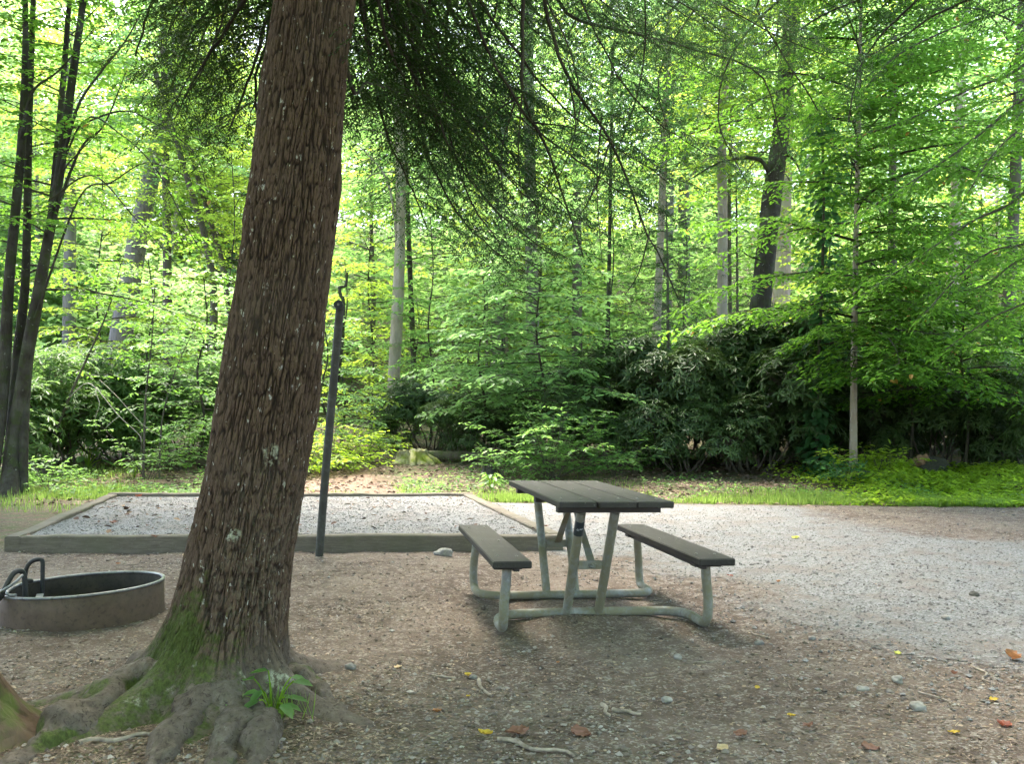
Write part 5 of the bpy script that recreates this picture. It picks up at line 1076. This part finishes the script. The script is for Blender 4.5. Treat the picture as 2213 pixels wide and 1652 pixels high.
def stump(label,xd,yd,r,h,seed,mat,roots=()):
    p=gnd(xd,yd); t=thing('tree_stump',label,'stump',p); nz=26; zz=np.linspace(-.08,h,nz); na=60; th=np.arange(na)/na*2*PI; Z2,T2=np.meshgrid(zz,th,indexing='ij')
    R=r*(1+.55*np.exp(-np.clip(Z2,0,1)/(.3*h))*(.7+.5*np.cos(T2*3+seed)))+.12*r*fbm(np.cos(T2)*2.5,np.sin(T2)*2.5,Z2*2/h,3,seed=seed); Z2=np.minimum(Z2,h*(.8+.2*fbm(np.cos(T2)*2,np.sin(T2)*2,oct=2,seed=seed)))
    g=Geo(); V=np.stack([R*np.cos(T2),R*np.sin(T2),Z2],-1).reshape(-1,3); i=np.arange(nz-1)[:,None]*na;j=np.arange(na)[None];k=(j+1)%na; g.add(V,np.stack([i+j,i+k,i+na+k,i+na+j],-1).reshape(-1,4)); g.add(np.vstack([V[-na:],[[0,0,h*.7]]]),[(x,(x+1)%na,na) for x in range(na)])
    g.build('stump_wood',mat,t)
    for k,(dx,dy,L) in enumerate(roots):
        g=Geo(); q=curve([[dx*r*.4,dy*r*.4,h*.75],[dx*r*1.0,dy*r,h*.4],[dx*(r+L*.6),dy*(r+L*.6),.05],[dx*(r+L),dy*(r+L),-.05]],16); tube(g,q,np.linspace(.09,.05,16)*(r/.25),9); g.build('root',mat,t)
    return t
M['mossw']=bark_mat('mossy_wood',(.20,.17,.09),(.52,.46,.31),(.30,.29,.07),.8,moss=(.22,.25,.03))
stump('yellow mossy stump with splayed roots beside the dirt path',893,1003,.30,.34,901,M['mossw'],[(.8,-.6,.3),(1,-.05,.32),(.1,-1,.22)])
stump('small black burnt stump in the grass left of the table top',1058,1030,.13,.24,902,M['rockd'])
# broken log on a dark rock at right
logthing('broken_log','reddish broken log end sticking up over dark rock at right',[at(1940,1022,17.6),at(1965,1008,17.4),at(1988,996,17.2),at(2004,990,17.1)],.07,.10,bark_mat('red_dead_wood',(.16,.09,.055),(.42,.27,.18),(.26,.16,.10),1.,bump=.8),20,'log',.3,3)
p=gnd(2008,1052); p=at(2008,1020,17.4); p[2]=g1(p[0],17.4)+.12; o=rock(44,.36,.75).build('boulder',M['rockd'],None,loc=p); tag(o,'dark boulder beneath the reddish broken log at right','rock')
o=at(700,1000,21.); o[2]=g1(o[0],21.); g=Geo(); tube(g,curve([[0,0,0],at(735,780,21)-o,at(742,660,21)-o,at(736,640,21)-o,at(734,622,21)-o,at(747,618,21)-o,at(750,590,21)-o],30),np.linspace(.05,.03,30),7)
tag(g.build('dead_sapling',M['bark_dark'],None,loc=o),'crooked dark dead snag just above the top of the metal pole','dead tree')
# dead pale branch in the left bushes and thin saplings
def sapling(label,pts,r,name='sapling',mat='bark_mid',leaf=None,cat='tree',seed=0):
    p=curve([at(*q) for q in pts],24); o=p[0].copy(); o[2]=g1(o[0],o[1]); p[0]=o; t=thing(name,label,cat,o); g=Geo(); tube(g,p-o,np.linspace(r,.006,24),7)
    f=Fol(); rng=np.random.default_rng(seed)
    if leaf: crown_on(rng,g,f,p-o,.4,.98,.9,16,.10,.055,el=(.5,.1),sub_gap=.25,sub_len=.4,tw_gap=.13,tw_len=.2)
    g.build('trunk',M[mat],t)
    if leaf: f.geo('leaf',.5).build('crown',M[leaf],t)
    return t
sapling('thin leaning dark sapling in the left bushes, slanting right',[(95,1000,17.5),(150,860,17.5),(230,680,17.5),(265,560,17.5)],.035,leaf='beech',seed=1)
sapling('thin upright dark sapling by the fallen log at left',[(310,1010,17),(315,860,17),(328,740,17),(335,620,17)],.025,leaf='beech',seed=2)
sapling('thin forked looking sapling right of the upright one',[(345,985,17.3),(352,900,17.3),(380,800,17.3),(425,700,17.3)],.018,leaf='shrub',seed=3)
g=Geo(); o=at(215,880,16.8)
for c,r in (([(150,860,17.4),(185,830,17.0),(212,845,16.8),(255,898,16.7),(300,940,16.6),(305,958,16.6)],.013),([(207,850,16.8),(215,875,16.7),(206,905,16.7),(208,925,16.7)],.009),([(258,900,16.7),(240,915,16.6),(225,930,16.6)],.008),([(215,822,16.9),(250,855,16.8),(310,920,16.7),(360,950,16.7)],.008)):
    tube(g,curve([at(*q) for q in c],18)-o,np.linspace(r,.004,18),6)
tag(g.build('dead_branch',M['paledead'],None,loc=o),'bare bleached dead branch hanging in the left bushes','branch')
#@@PART4
# ------------------------------------------------------------------ camera, light
cam=bpy.data.cameras.new('camera'); co=bpy.data.objects.new('camera',cam); COL.objects.link(co); co.location=(0,0,EYE); co.rotation_euler=(PI/2+PITCH,0,0)
cam.sensor_width=36; cam.lens=F/1024*36; cam.clip_end=2000; cam.clip_start=.05; scene.camera=co
AZ,EL=rad(-20),rad(58)      # azimuth from +Y towards +X
sd=np.array([math.sin(AZ)*math.cos(EL),math.cos(AZ)*math.cos(EL),math.sin(EL)])
L=bpy.data.lights.new('sun','SUN'); L.energy=1.5; L.angle=rad(18); L.color=(1,.94,.82); lo=bpy.data.objects.new('sun',L); COL.objects.link(lo)
lo.rotation_euler=Vector(-sd).to_track_quat('-Z','Y').to_euler(); lo.location=(0,0,40)
W=bpy.data.worlds.new('World'); scene.world=W; W.use_nodes=True; nt=W.node_tree; nt.nodes.clear()
sk=nt.nodes.new('ShaderNodeTexSky'); sk.sky_type='NISHITA'; sk.sun_disc=False; sk.sun_elevation=EL; sk.sun_rotation=AZ; sk.dust_density=3.0
bg=nt.nodes.new('ShaderNodeBackground'); bg.inputs[1].default_value=.09; ow=nt.nodes.new('ShaderNodeOutputWorld'); nt.links.new(sk.outputs[0],bg.inputs[0]); nt.links.new(bg.outputs[0],ow.inputs[0])
vs=scene.view_settings; vs.view_transform='Standard'; vs.look='None'; vs.exposure=4.15; vs.gamma=1; vs.use_curve_mapping=False
scene.render.engine='CYCLES'; c=scene.cycles; c.max_bounces=9; c.diffuse_bounces=5; c.glossy_bounces=2; c.transmission_bounces=6; c.transparent_max_bounces=4; c.caustics_reflective=False; c.caustics_refractive=False
c.use_denoising=True; c.denoiser='OPENIMAGEDENOISE'; c.sample_clamp_indirect=6; c.use_adaptive_sampling=True; c.adaptive_threshold=.02
